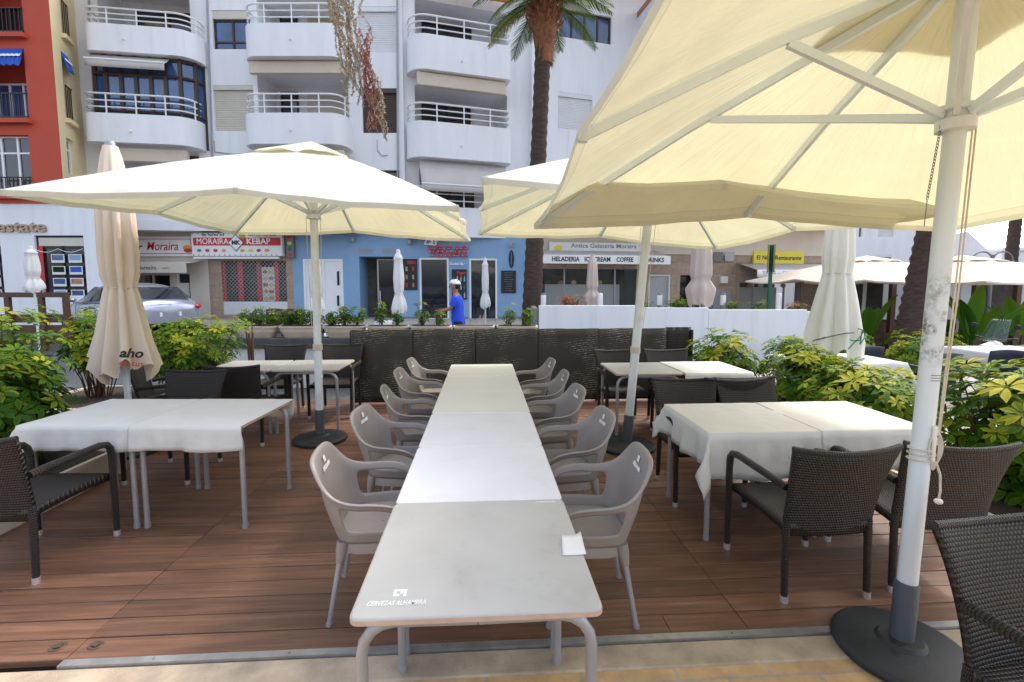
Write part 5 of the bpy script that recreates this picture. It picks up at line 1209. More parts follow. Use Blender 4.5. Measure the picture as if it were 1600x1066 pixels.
for i in range(5):
    for j in range(2):
        mb=MB(mS); mb.ball((a+(b-a)*(.28+.44*j),.082,zmid+(hk[3]-.25-zmid)*(i+.5)/5),(.085,.012,.06),10,6); mb.build('dish_picture',M[('yellow','orange','red','yellow','terracotta')[(i+j)%5]],pp)
mb=MB(mS); n=9
P=[]
for i in range(n): 
    za=hk[2]+(zmid-hk[2])*i/n; zb=hk[2]+(zmid-hk[2])*(i+.85)/n; P+=[(hk[0],.04,za),(hk[1],.04,za),(hk[0],.03,zb),(hk[1],.03,zb)]
mb.add(P,[(2*i,2*i+1,2*i+3,2*i+2) for i in range(len(P)//2-1)]); mb.build('lower_shutter',M['shutter_white'],wb,smooth=False)
# blue bar openings
f=window(wb,mS,hd[0],hd[1],.35,hd[3],.06,2,fm='white_trim',gm='white_trim',name='double_door',fw=.07)
for px in (489,528):
    for p0,p1 in ((424,446),(462,478)):
        a,z1=gs(px-2,p0); b,z0=gs(px+2,p1); mb=MB(mS); mb.box(a,b,.015,.03,z0,z1); mb.build('door_light',M['glass_dark'],f)
mb=MB(mS); a,z=gs(505,452); mb.tube([(a-.03,-.02,z-.08),(a-.03,-.02,z+.08)],.015,6); mb.build('handle',M['steel'],f)
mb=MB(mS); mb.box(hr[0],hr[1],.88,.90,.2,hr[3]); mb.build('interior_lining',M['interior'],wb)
f=window(wb,mS,hr[0]+.45,hr[1],.3,hr[3]-.05,.6,1,fm='alu',gm='glass_dark',name='bar_door'); mb=MB(mS); mb.tube([(hr[0]+.55,.5,.9),(hr[0]+.55,.5,1.5)],.02,6); mb.build('handle',M['steel'],f)
for h in (hw1,hw2):
    window(wb,mS,h[0],h[1],h[2],h[3],.07,1,fm='white_trim',gm='glass',fw=.06)
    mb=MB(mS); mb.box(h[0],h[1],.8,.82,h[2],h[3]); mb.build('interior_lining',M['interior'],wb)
    mb=MB(mS); mb.box(h[0]+.1,h[1]-.1,.4,.7,h[2],h[2]+.8); mb.build('bar_bench',M['navy'],wb)
for px0,px1 in ((560,583),(598,620)):
    a,z1=gs(px0,388); b,z0=gs(px1,395); mb=MB(mS)
    for i in range(5): z=z0+(z1-z0)*i/5; mb.box(a,b,-.02,-.004,z,z+(z1-z0)/8)
    mb.build('vent_grille',M['greypaint'],wb,smooth=False)
for px,py in ((553,375),(641,379),(798,383)):
    a,z=gs(px,py); mb=MB(mS); mb.lathe([(.03,-.08),(.07,-.06),(.08,.06),(.03,.1)],12,(a,-.12,z)); mb.tube([(a,0,z),(a,-.1,z)],.02,6); mb.build('wall_lamp',M['greypaint'],wb)
# ----------------------------------------------------------------- signs and boards of these shops
def signbox(name,label,cat,px0,px1,py0,py1,w,mface,dep=.12,proud=.08,group=None,ang=0):
    a,z1=G(px0,py0,w); b,_=G(px1,py0,w); _,z0=G(px0,py1,w); cx=(a+b)/2; t=thing(name,label,cat,toW(cx,w-proud-.002,(z0+z1)/2),-YAW+ang,group); hw,hh=(b-a)/2,(z1-z0)/2
    mb=MB(); mb.box(-hw,hw,0,dep,-hh,hh); bevel(mb.build('panel',M[mface],t),.01); return t,hw,hh
def tx(t,s,x,z,size,m,width=None,bold=0,shear=0,y=-.002,ext=.004,name='lettering',spacing=1): return text(s,size,M[m],t,T(x,y,z)@UPR,ext=ext,bold=bold,shear=shear,width=width,name=name,spacing=spacing)
def strip(t,x0,x1,z0,z1,m,name,y=-.006):
    mb=MB(); mb.box(x0,x1,y,-.0005,z0,z1); return mb.build(name,M[m],t,smooth=False)
t,hw,hh=signbox('shop_sign','white bar sign with red Moraira script and a sandwich picture','sign',176,308,370,401,S0,'sign_white')
mb=MB(); 
for a,b,c,d in ((-hw+.06,hw-.16,hh-.1,hh-.08),(-hw+.06,hw-.16,-hh+.08,-hh+.1),(hw-.18,hw-.16,-hh+.1,hh-.1)): mb.box(a,b,-.006,-.0005,c,d)
mb.build('red_border',M['red'],t,smooth=False)
tx(t,'Bar',-.62,-.02,.30,'ink',bold=.004,shear=.3); tx(t,'Moraira',.28,-.0,.40,'redd',width=1.05,bold=.002,shear=.25)
mb=MB(); mb.ball((1.14,-.01,-.05),(.16,.015,.10),12,8); mb.build('sandwich_picture',M['orange'],t); mb=MB(); mb.ball((1.16,-.02,-.13),(.15,.015,.07),12,8); mb.build('tray_picture',M['red'],t)
a,z=gs(190,408); b,_=gs(320,408); t=thing('shop_awning','narrow cream awning with dark script under the white bar sign','awning',toW((a+b)/2,S0-.05,z),-YAW)
hw=(b-a)/2; mb=MB(); mb.grid(lambda u,v:(-hw+2*hw*u,-.9*v,-.12*v),8,4); solid(mb.build('canopy',M['tan_wall'],t),.01); mb=MB(); mb.box(-hw,hw,-.91,-.89,-.42,-.10); mb.build('valance',M['tan_wall'],t)
text('Bouchon Bareaira',.17,M['ink_grey'],t,T(-.15,-.913,-.26)@UPR,bold=.004,width=1.2,ext=.002); text('tapas',.1,M['ink_grey'],t,T(.75,-.913,-.26)@UPR,ext=.002)
t,hw,hh=signbox('shop_sign','red and white kebab sign with a diamond badge and small food pictures','sign',307,446,365,401,S0,'sign_white',.2,.28)
strip(t,-hw+.06,hw-.04,-.04,.22,'red','red_band'); tx(t,'MORAIRA',-.80,.09,.27,'white_ink',width=1.05,bold=0,y=-.008); tx(t,'KEBAP',.72,.09,.27,'white_ink',width=.78,bold=.004,y=-.008)
tx(t,'TEL: 764 491 374',-.78,.30,.10,'ink',width=.75,bold=.003); tx(t,'TAKE AWAY - FREE DRINK',.85,.30,.10,'ink',width=.95,bold=.003)
for sgn,m_,yy,r in ((0,'ink',-.014,.27),(1,'sign_white',-.02,.24)):
    mb=MB(); mb.add([(-.02-r,yy,.05),(-.02,yy,.05-r*1.05),(-.02+r,yy,.05),(-.02,yy,.05+r*1.05)],[(0,1,2,3)]); mb.build('diamond_badge',M[m_],t)
tx(t,'MK',-.02,.05,.19,'ink',bold=.008,y=-.024)
mb=MB(); mb.lathe([(0,0),(.10,.0)],14); o=mb.build('star_sticker',M['yellow'],t); o.rotation_euler=(pi/2,0,0); o.location=(.20,-.026,.28)
for i in range(8):
    x=-1.25+.27*i+(.35 if i>3 else 0); mb=MB(); mb.ball((x,-.008,-.2),(.075,.01,.05),10,6); mb.build('food_picture',M[('ink_grey','red','red','orange','orange','yellow','red','orange')[i]],t)
for sgn in (-1,1):
    for i in range(26):
        if i%2==0: x=-hw+.05+(2*hw-.1)*i/26; 
    mb=MB()
    for i in range(0,34,2): x=-hw+.03+(2*hw-.06)*i/34; mb.box(x,x+.04,-.004,-.0005,sgn*(hh-.035)-.015,sgn*(hh-.035)+.015)
    mb.build('border_pattern',M['redd'],t,smooth=False)
t,hw,hh=signbox('side_sign','dark patterned end panel at the corner of the kebab sign','sign',447,459,367,403,S0-.1,'ink_grey',.3,.05)
for i in range(4): mb=MB(); mb.ball((0,-.006,-.28+.19*i),(.08,.008,.06),8,6); mb.build('food_picture',M[('red','green','yellow','red')[i]],t)
a,z=gs(314,404); b,_=gs(444,404); t=thing('lamp_bar','long white lamp bar under the red and white kebab sign','lamp',toW((a+b)/2,S0-.35,z),-YAW); mb=MB(); mb.box(-(b-a)/2,(b-a)/2,-.05,.05,-.035,.035); bevel(mb.build('tube_housing',M['white_trim'],t),.01)
for s in (-1,1): mb=MB(); mb.box(s*(b-a)*.4-.03,s*(b-a)*.4+.03,.05,.36,-.02,.02); mb.build('bracket',M['greypaint'],t)
a,z=gs(700,394); t=thing('neon_sign','red capital neon letters with white script above the blue bar windows','sign',toW(a,S0-.06,z),-YAW)
mb=MB(); mb.box(-.7,.7,.0,.05,-.14,-.11); mb.box(-.7,.7,0,.05,.1,.13); mb.build('mounting_rail',M['blue_wall'],t)
text('VEGAS',.50,M['red'],t,T(0,-.03,0)@UPR,ext=.03,bold=.008,width=1.30); text('Las',.34,M['white_ink'],t,T(-.58,-.05,.33)@UPR@Matrix.Rotation(radians(-6),4,'Z'),ext=.015,bold=.006,shear=.35)
mb=MB(); 
for i in range(26): mb.ball((-.6+1.2*(i/25),-.068,.13*sin(i*2.1)),.014,6,4)
mb.build('bulb_chain',M['white_ink'],t)
a,z=gs(717,413); text('Cocktail Bar',.12,M['white_ink'],t,T(.30,-.02,-.40)@UPR,ext=.004,bold=.002,shear=.3,width=.5)
for px0,px1,py0,py1,lab,kind in ((629,652,405,453,'black menu board with red title and drink pictures by the bar door',0),(706,729,421,468,'black menu board with rows of bottles between the bar windows',1),(783,806,423,458,'plain chalkboard at the corner of the blue bar',2)):
    t,hw,hh=signbox('menu_board',lab,'sign',px0,px1,py0,py1,S0,'black',.04,.05,'menu boards of the blue bar')
    if kind<2: tx(t,'VEGAS' if kind==0 else 'Vegas',.06,hh-.12,.13,'red',width=.3,bold=.006,shear=.2*kind)
    if kind==0:
        for i in range(3):
            for j in range(2): mb=MB(); mb.lathe([(.015,-.07),(.034,-.06),(.03,.04),(.04,.075)],8,(-.11+.22*j,-.01,.18-.27*i)); o=mb.build('drink_picture',M[('gold','terracotta','redd')[(i+2*j)%3]],t); o.scale=(1,.15,1)
    elif kind==1:
        for i in range(3):
            for j in range(4): mb=MB(); mb.lathe([(.025,-.1),(.025,.02),(.01,.05),(.01,.1)],8,(-.18+.12*j,-.01,.20-.28*i)); o=mb.build('bottle_picture',M[('green','alu','gold','blue_wall')[(i+j)%4]],t); o.scale=(1,.15,1)
    else:
        mb=MB(); rnd=random.Random(3)
        for i in range(9): z=hh-.08-.075*i; mb.box(-.16+rnd.uniform(0,.08),.08+rnd.uniform(0,.1),-.003,-.0005,z,z+.012)
        mb.build('chalk_lines',M['ink_grey'],t,smooth=False)
a,z=gs(799,405); t=thing('surfboard','small dark surfboard hung upright on the blue wall above the chalkboard','surfboard',toW(a,S0-.05,z),-YAW); mb=MB(); mb.ball((0,0,0),(.085,.025,.30),14,12); mb.build('board',M['navy'],t); mb=MB(); mb.box(-.006,.006,-.028,-.02,-.22,.22); mb.build('stringer',M['greypaint'],t)
# ----------------------------------------------------------------- ice cream shop and stone front (second building, receding)
SB=17.6
u0,_=G(828,430,SB); u1,_=G(1300,430,SB+.6); pb_=toW(u0,16.5); pe=toW(u1,18.6); dv=(pe-pb_); LN=dv.length; an=atan2(dv.y,dv.x)
cb=thing('shop_building','stone-faced shop row with an ice cream shop, set back beyond the white wall','building',pb_,an)
inv=(Matrix.Translation(pb_)@Matrix.Rotation(an,4,'Z')).inverted()
def gl(px,py):
    'pixel -> local (x,z) on the front of the stone row'
    v=-(py-PY0)/FPX; d=V(((px-800)/FPX,CP+v*SP,-SP+v*CP)); d=V((d.x*cos(YAW)+d.y*sin(YAW),-d.x*sin(YAW)+d.y*cos(YAW),d.z))
    o=inv@V((0,0,CZ)); dd=inv.to_3x3()@d; t=-o.y/dd.y; return o.x+dd.x*t,o.z+dd.z*t
def HL(px0,px1,py0,py1,e=.25):
    a,z1=gl(px0,py0); b,z0=gl(px1,py1); return [a,b,z0,z1,e]
hg=HL(842,1000,418,486,.2); h1=HL(1014,1047,429,490,.15); h2=HL(1063,1083,430,490,.4); hn=HL(1156,1250,440,488,.3)
zf=gl(1060,398)[1]
mb=wall_holes(MB(),0,LN,-.8,zf,[hg,h1,h2,hn]); mb.build('front_wall',M['stone'],cb,smooth=False)
mb=MB(); mb.box(0,LN,-.05,.5,zf+.002,zf+.95); mb.build('fascia',M['tan_wall'],cb,smooth=False)
mb=MB(); mb.box(-.1,LN,-1.4,6,zf+.955,zf+1.15); mb.build('canopy_slab',M['white_wall'],cb,smooth=False)
xq,_=gl(1015,330); mb=MB(); mb.box(xq,LN,-.3,6,zf+1.152,11.5); mb.build('upper_wall',M['white_wall'],cb,smooth=False)
mb=MB(); mb.box(xq-.02,LN+.02,-.32,6,11.502,11.7); mb.build('roof',M['terracotta'],cb)
for h in (hg,hn):
    f=window(cb,Matrix.Identity(4),h[0],h[1],h[2],h[3],.15,4,fm='greypaint',gm='clear',fw=.04,name='shop_window')
    mb=MB(); mb.box(h[0],h[1],1.5,1.52,h[2],h[3]); mb.build('interior_lining',M['interior'],cb)
    mb=MB(); mb.box(h[0]+.4,h[1]-.5,.7,1.1,h[2],h[2]+.95); mb.build('display_counter',M['shutter_white'],cb)
    mb=MB(); mb.box(h[0]+.8,h[0]+1.7,1.3,1.45,h[2]+1.0,h[3]-.2); mb.build('wall_picture',M['wood'],cb)
    for k in range(5): mb=MB(); mb.ball((h[0]+.5+.5*k,.8,h[2]+1.02),(.1,.1,.09),8,6); mb.build('display_tub',M[('green','orange','sign_white','red','yellow')[k]],cb)
window(cb,Matrix.Identity(4),h1[0],h1[1],h1[2],h1[3],.1,1,fm='white_trim',gm='clear',name='glazed_door',fw=.06); mb=MB(); mb.box(h1[0],h1[1],.13,.149,h1[2],h1[3]); mb.build('interior_lining',M['shutter_white'],cb)
window(cb,Matrix.Identity(4),h2[0],h2[1],h2[2],h2[3],.3,1,fm='black',gm='glass_dark',name='dark_door'); mb=MB(); mb.box(h2[0],h2[1],.38,.399,h2[2],h2[3]); mb.build('interior_lining',M['green'],cb)
for px0,px1,py0,py1,m_,nm in ((1112,1138,454,486,'greypaint','meter_cabinet'),(1124,1134,432,443,'sign_white','letter_box'),(1113,1128,394,409,'ink_grey','vent_grille'),(1131,1145,394,409,'greypaint','vent_grille')):
    a,z1=gl(px0,py0); b,z0=gl(px1,py1); mb=MB(); mb.box(a,b,-.14 if 'vent' not in nm else -.08,-.002 if 'vent' not in nm else -.052,z0,z1); bevel(mb.build(nm,M[m_],cb),.015)
def lthing(name,label,cat,x,y,z,group=None): return thing(name,label,cat,pb_+Matrix.Rotation(an,3,'Z')@V((x,y,z)),an,group)
def lsign(label,px0,px1,py0,py1,m_,yy=-.12,dep=.1):
    a,z1=gl(px0,py0); b,z0=gl(px1,py1); t=lthing('shop_sign',label,'sign',(a+b)/2,yy,(z0+z1)/2); hw,hh=(b-a)/2,(z1-z0)/2; mb=MB(); mb.box(-hw,hw,0,dep,-hh,hh); bevel(mb.build('panel',M[m_],t),.01); return t,hw,hh
t,hw,hh=lsign('long white ice cream shop sign with grey serif lettering','856' and 856,1012,379,399,'sign_white',-.25)
tx(t,'Antica Gelateria Moraira',.1,.08,.20,'ink_grey',width=hw*1.3,bold=.002); tx(t,'Gelato - Ice Cream',.02,-.13,.09,'ink_grey',width=hw*.5); mb=MB(); mb.ball((-hw+.3,-.008,0),(.15,.01,.10),12,8); mb.build('crown_emblem',M['yellow'],t); mb=MB(); mb.tube([(hw-.35,-.01,.05),(hw-.15,-.01,-.12)],.03,6); mb.build('cone_picture',M['red'],t)
a,z1=gl(836,402); b,z0=gl(1023,416); t=lthing('shop_awning','white awning lettered with ice cream and coffee words','awning',(a+b)/2,-.1,z1); hw=(b-a)/2; hv=z1-z0
mb=MB(); mb.grid(lambda u,v:(-hw+2*hw*u,-1.0*v,.25-.25*v),8,4); solid(mb.build('canopy',M['awning'],t),.01); mb=MB(); mb.box(-hw,hw,-1.02,-1.0,-hv*.95,.02); mb.build('valance',M['sign_white'],t)
for s,x,wd in (('HELADERIA',-.66,.42),('ICE CREAM',-.17,.40),('COFFEE',.26,.27),('DRINKS',.74,.30)): text(s,hv*.75,M['ink'],t,T(hw*x,-1.024,-hv*.45)@UPR,ext=.002,bold=.006,width=hw*wd)
t,hw,hh=lsign('bright yellow restaurant sign half hidden by the green post','1175' and 1175,1252,392,413,'yellow',-.12)
tx(t,'El Nido Restaurante',0,-.02,.22,'ink',width=hw*1.78,bold=.004)
a,z1=gl(1150,422); b,z0=gl(1300,436); t=lthing('shop_awning','pale scalloped awning printed with tapas and paella words','awning',(a+b)/2,-.05,z1+.25); hw=(b-a)/2
mb=MB(); mb.grid(lambda u,v:(-hw+2*hw*u,-1.1*v,-.28*v),10,4); solid(mb.build('canopy',M['awning'],t),.01)
mb=MB(); mb.grid(lambda u,v:(-hw+2*hw*u,-1.11,-.27-v*(.24+.07*abs(sin(u*pi*14)))),84,2); solid(mb.build('valance',M['sign_white'],t),.008)
text('TAPAS  -  CARNES  -  PAELLAS  -  BOCADILLOS',.15,M['ink_grey'],t,T(0,-1.118,-.38)@UPR,ext=.002,width=hw*1.8)
u,z1=G(1206,383,12.6); _,zb=G(1206,425,12.6); p=toW(u,12.6); zg=gz(p.x,p.y); t=thing('sign_post','dark green post with an olive panel turned edge-on','sign',(p.x,p.y,zg),-YAW+radians(62))
mb=MB(); mb.tube([(0,0,0),(0,0,z1-zg)],.05,10); mb.build('post',M['green'],t); mb=MB(); mb.box(-.30,.30,-.09,-.052,zb-zg,z1-zg); bevel(mb.build('panel',M['olive'],t),.01); mb=MB(); mb.box(-.30,.30,.052,.09,zb-zg,z1-zg); bevel(mb.build('panel',M['olive'],t),.01)
# ----------------------------------------------------------------- red and cream corner building
WR=13.9
rb=thing('apartment_building','red and cream apartment block with an estate agency below','building',(0,0,0),-YAW)
ur,_=G(92,200,WR); mF=T(ur,WR,0); 
def gr(px,py): a,z=G(px,py,WR); return a-ur,z
def HF(px0,px1,py0,py1,e=.25):
    a,z1=gr(px0,py0); b,z0=gr(px1,py1); return [a,b,z0,z1,e]
zl=gr(60,318)[1]
r1=HF(-60,38,-40,54,.9); r2=HF(-60,46,76,187,.9); r3=HF(-60,52,211,305,.3)
mb=wall_holes(MB(mF),-9,0,zl+.2,ZTOP,[r1,r2,r3]); mb.box(-9,.0,-.05,.4,zl,zl+.198)
for h in (r1,r2): mb.add([(h[0],.9,h[2]),(h[1],.9,h[2]),(h[1],.9,h[3]),(h[0],.9,h[3])],[(0,1,2,3)])
mb.build('front_wall',M['red_wall'],rb,smooth=False)
window(rb,mF,r1[0],r1[1]-.1,r1[2],r1[3]-.4,.88,4,fm='brownframe',gm='glass_dark',name='terrace_door'); window(rb,mF,r2[0],r2[1]-.1,r2[2],r2[3]-.6,.88,4,fm='white_trim',gm='glass_blue',name='terrace_door'); window(rb,mF,r3[0],r3[1],r3[2],r3[3],.2,4,fm='white_trim',gm='glass',zs=[.72])
for h,zr in ((r1,gr(30,13)[1]),(r2,gr(30,146)[1]),(r3,gr(30,277)[1])):
    mb=MB(mF); mb.box(h[0],h[1]+.02,-.06,-.02,zr-.03,zr); mb.box(h[0],h[1]+.02,-.055,-.025,h[2]+.05,h[2]+.08)
    x=h[0]
    while x<h[1]: mb.box(x,x+.018,-.05,-.03,h[2]+.08,zr-.03); x+=.115
    mb.build('railing',M['blackmetal'],rb,smooth=False)
    mb=MB(mF); mb.box(h[0],h[1]+.1,-.16,.02,h[2]-.12,h[2]-.002); mb.build('sill',M['red_wall'],rb)
def striped(m,x0,x1,z,y,par):
    mb=MB(m); mb.grid(lambda u,v:(x0+(x1-x0)*u,y-.12*v-.015*sin(u*90),z-.45*v-(.05*abs(sin(u*pi*9)) if v==1 else 0)),72,4); a=mb.build('awning',M['blue_stripe'],par,ang=180)
    mb=MB(m); mb.grid(lambda u,v:(x0+(x1-x0)*u,y-.065-.03*v-.015*sin(u*90)-.012,z-.17-.07*v),72,1); mb.build('white_stripe',M['white_trim'],a,ang=180)
striped(mF,r2[0],r2[1],r2[3],-.0,rb)
# cream flank, turned toward the square
ue,_=G(143,200,16.0); flank=V((ue-ur,16.0-WR,0)); fl=flank.length; mK=mF@Matrix.Rotation(atan2(flank.y,flank.x),4,'Z')
invK=(STREET@mK).inverted()
def gk(px,py):
    v=-(py-PY0)/FPX; d=V(((px-800)/FPX,CP+v*SP,-SP+v*CP)); d=STREET.to_3x3()@d; o=invK@V((0,0,CZ)); dd=invK.to_3x3()@d; t=-o.y/dd.y; return o.x+dd.x*t,o.z+dd.z*t
def HK(px0,px1,py0,py1,e=.25):
    a,z1=gk(px0,(py0)); b,z0=gk(px1,py1); return [a,b,z0,z1,e]
k1=HK(91,106,-30,62,.5); k2=HK(95,113,80,192,.5); k3=HK(103,119,214,276,.2)
mb=wall_holes(MB(mK),0,fl,zl+.2,ZTOP,[k1,k2,k3]); mb.box(0,fl,-.03,.3,zl,zl+.198)
for h in (k1,k2): mb.add([(h[0],.5,h[2]),(h[1],.5,h[2]),(h[1],.5,h[3]),(h[0],.5,h[3])],[(0,1,2,3)])
mb.build('flank_wall',M['cream_wall'],rb,smooth=False)
for h,d_ in ((k1,.48),(k2,.48)):
    window(rb,mK,h[0]+.05,h[1]-.05,h[2],h[3]-.5,d_,1,fm='brownframe',gm='glass_dark'); mb=MB(mK); zr=h[2]+ .95; mb.box(h[0],h[1],-.05,-.02,zr-.03,zr)
    x=h[0]
    while x<h[1]: mb.box(x,x+.018,-.045,-.025,h[2],zr-.03); x+=.11
    mb.build('railing',M['blackmetal'],rb,smooth=False); mb=MB(mK); mb.box(h[0]-.1,h[1]+.1,-.12,.02,h[2]-.12,h[2]-.002); mb.build('sill',M['cream_wall'],rb)
window(rb,mK,k3[0],k3[1],k3[2],k3[3],.15,1,fm='white_trim',gm='glass',zs=[.7]); striped(mK,k2[0],k2[1],k2[3],0,rb)
mb=MB(mF); mb.box(-9,flank.x-.35,1.2,9,-.5,ZTOP-.01); mb.build('rear_wall',M['cream_wall'],rb,smooth=False)
mb=MB(mF); mb.add([(-9.2,-.3,ZTOP+.01),(.2,-.3,ZTOP+.01),(flank.x+.2,flank.y,ZTOP+.01),(flank.x+.2,9,ZTOP+.01),(-9.2,9,ZTOP+.01)],[(0,1,2,3,4)]); mb.build('roof',M['terracotta'],rb)
# estate agency front
q1=HF(53,137,368,462,.15); q0=HF(-60,8,368,462,.15)
q1=[q1[0],min(q1[1],.75),q1[2],q1[3],.15]
mb=wall_holes(MB(mF),-9,1.15,-.5,zl-.002,[q0,q1]); mb.build('shop_wall',M['white_wall'],rb,smooth=False)
for h in (q0,q1):
    f=window(rb,mF,h[0],h[1],h[2],h[3],.12,2 if h is q1 else 3,fm='black',gm='glass',name='shop_window',zs=[.80],fw=.045); mb=MB(mF); mb.box(h[0],h[1],.5,.52,h[2],h[3]); mb.build('interior_lining',M['interior'],rb)
    mb=MB(mF); mb.box(h[0]+.06,h[1]-.06,.06,.07,h[2]+(h[3]-h[2])*.83,h[3]-.06); mb.build('blind',M['shutter'],f)
    if h is q1: mb=MB(mF); mb.box(h[0]+.05,h[0]+.17,.04,.055,h[2],h[3]-.3); mb.build('red_banner',M['red'],f)
    rnd=random.Random(7); n=3
    for c in range(n):
        for r in range(4):
            x=h[1]-.32-.50*c; z=h[3]-.56-.34*r-.1
            if x-.2<h[0]: continue
            mb=MB(mF); mb.box(x-.19,x+.19,.045,.055,z-.11,z+.13); cd=mb.build('listing_card',M['sign_white'],f,smooth=False)
            mb=MB(mF); mb.box(x-.16,x+.16,.038,.0449,z-.04,z+.11); mb.build('listing_photo',M[rnd.choice(['glass_blue','blue_stripe','blue_wall','terracotta','leaf_dark'])],cd,smooth=False)
mb=MB(mF); mb.tube([(q1[0]+(q1[1]-q1[0])*i/14,-.05,q1[3]-.38-.10*sin(pi*((i/14*2)%1))) for i in range(15)],.008,5); mb.build('light_string',M['white_trim'],rb)
a,z=gr(4,355); t=thing('wall_sign','brushed bronze estate agency letters above the card window','sign',toW(ur+a,WR-.03,z),-YAW)
text('real estate',.45,M['gold'],t,T(1.28,0,0)@UPR,ext=.03,bold=.006,align='RIGHT',width=2.45)
mb=MB(); mb.box(-1.1,1.25,.012,.026,-.02,.0); mb.build('mounting_rail',M['gold'],t)
# brown timber fence in front of it
u0,z1=G(-40,457,11.6); u1,_=G(106,457,11.6); p=toW((u0+u1)/2,11.6); zg=gz(p.x,p.y); t=thing('timber_fence','low brown timber terrace fence before the estate agency','fence',(p.x,p.y,zg),-YAW); hl=(u1-u0)/2; h=z1-zg
mb=MB(); mb.box(-hl,hl,-.05,.05,h-.12,h); mb.build('top_rail',M['wood'],t)
for x in (-hl+.05,-hl*.3,.42*hl,hl-.06): mb=MB(); mb.box(x-.06,x+.06,-.04,.04,-.1,h-.122); mb.build('post',M['wood'],t)
for zz in (.15,.42,.68): mb=MB(); mb.box(-hl,hl,.042,.065,zz,zz+.2); mb.build('board',M['wood'],t)
# ================================================================= palms
def palm(label,u,w,zc,r0,r1,lean,nf,L,seed,crown=True,span=120,droop=.115):
    p=toW(u,w); zg=gz(p.x,p.y); t=thing('palm_tree',label,'tree',(p.x,p.y,zg),0,'palms of the street'); H=zc-zg; mb=MB(); rnd=random.Random(seed); P=[];Rr=[]
    n=60
    for i in range(n+1):
        s=i/n; P.append((lean[0]*s,lean[1]*s,H*s)); Rr.append((r0+(r1-r0)*min(1,s*1.6))*(1+.05*(1 if i%2 else -1)))
    mb.tube(P,Rr,18); mb.build('trunk',M['trunk'],t)
    top=V((lean[0],lean[1],H))
    if not crown: return t
    mb=MB(); mb.lathe([(r1*1.06,-1.25),(r1*1.12,-.9),(r1*1.35,-.5),(r1*1.6,-.2),(r1*1.5,.2),(r1*.9,.5)],20,top,fn=lambda a,i,r:r*(1+.13*sin(a*9+i*2.2)))
    for k in range(34):
        a=k*2.4; z=-.35+.5*(k/34); r=r1*1.45; b=top+V((r*cos(a),r*sin(a),z)); mb.tube([b,b+V((.14*cos(a),.14*sin(a),.05)),b+V((.20*cos(a),.20*sin(a),.18))],[.05,.035,.015],5)
    mb.build('crown_boot',M['boot'],t)
    cm=MB()
    for k in range(nf):
        a=k*2.399+rnd.uniform(-.2,.2); e=radians(80)-radians(span)*(k/nf)**.8; l=L*rnd.uniform(.85,1.1); tint=rnd.uniform(.2,.6)+(.3 if k>nf*.85 else 0); pts=[];d=V((cos(a)*cos(e),sin(a)*cos(e),sin(e))); q=top+V((0,0,.25))+d*.15; sg=12
        for i in range(sg+1): pts.append(q.copy()); q=q+d*(l/sg); d=(d+V((0,0,-droop))).normalized()
        cm.tube(pts,[.022*(1-i/sg*.8) for i in range(sg+1)],4,cap=False)
        for i in range(1,sg*4):
            s=i/(sg*4); j=min(sg-1,int(s*sg)); b=pts[j].lerp(pts[j+1],s*sg-j); tg=(pts[j+1]-pts[j]).normalized(); side=tg.cross(V((0,0,1))); 
            if side.length<.05: side=V((1,0,0))
            side.normalize(); ll=(.42*sin(pi*min(1,s*.85+.12))+.08)*L/2.3
            for sg_ in (-1,1):
                dd=(side*sg_*.8+tg*.75+V((0,0,-.25+rnd.uniform(-.15,.15)))).normalized(); wv=tg*.016
                cm.add([b-wv,b+wv,b+dd*ll*.6+wv*.8+V((0,0,-.03)),b+dd*ll+V((0,0,-.12*ll)),b+dd*ll*.6-wv*.8+V((0,0,-.03))],[(0,1,2,4),(4,2,3)],None,[tint,tint,tint,min(1,tint+.25),tint])
    cm.build('crown',M['palmleaf'],t,ang=180); return t
u,z=G(851,16,12.7); u0,_=G(829,495,12.7)
palm('tall palm with orange-brown crown base rising before the white block and ice cream shop',u0,12.7,z-.05,.27,.20,(u-u0,0),34,1.95,1,span=88,droop=.10)
u0,_=G(1421,520,10.8); u,_=G(1466,300,10.8)
palm('thick dark palm trunk standing before the pale restaurant parasols',u0,10.8,6.2,.40,.29,((u-u0)*1.9,0),36,2.4,2)
u0,_=G(1574,440,24); palm('slender distant palm against the sky beyond the street lamp',u0,24,8.5,.28,.24,(.25,0),36,2.4,3)
# ================================================================= festive garland hung over the street
gt=thing('street_garland','ragged hanging festive garland of beige and red tinsel strings above the bar','decoration',(0,0,0),-YAW); rnd=random.Random(9)
GEX=[]
def string(px0,py0,px1,py1,mm,nm,w,amp=.10,den=1):
    a=V((*G(px0,py0,w),)); b=V((*G(px1,py1,w),)); mb=MB(); n=int((a-b).length/.035*den); pr=None; ph=rnd.uniform(0,6)
    P=[]
    for i in range(n+1):
        s=i/n; P.append((a.x+(b.x-a.x)*s+amp*sin(s*9+ph)*.5+rnd.uniform(-.012,.012), w+.12*sin(s*7+ph*2), a.y+(b.y-a.y)*s))
    mb.tube(P,.006,4,cap=False)
    for q in P:
        for _ in range(4):
            d=V((rnd.uniform(-1,1),rnd.uniform(-1,1),rnd.uniform(-1.6,.3))).normalized()*rnd.uniform(.03,.075); e=V((rnd.uniform(-1,1),rnd.uniform(-1,1),0)).normalized()*.015; q_=V(q); mb.add([q_-e,q_+e,q_+d+e*.5,q_+d-e*.5],[(0,1,2,3)])
    mb.build(nm,M[mm],gt,smooth=False)
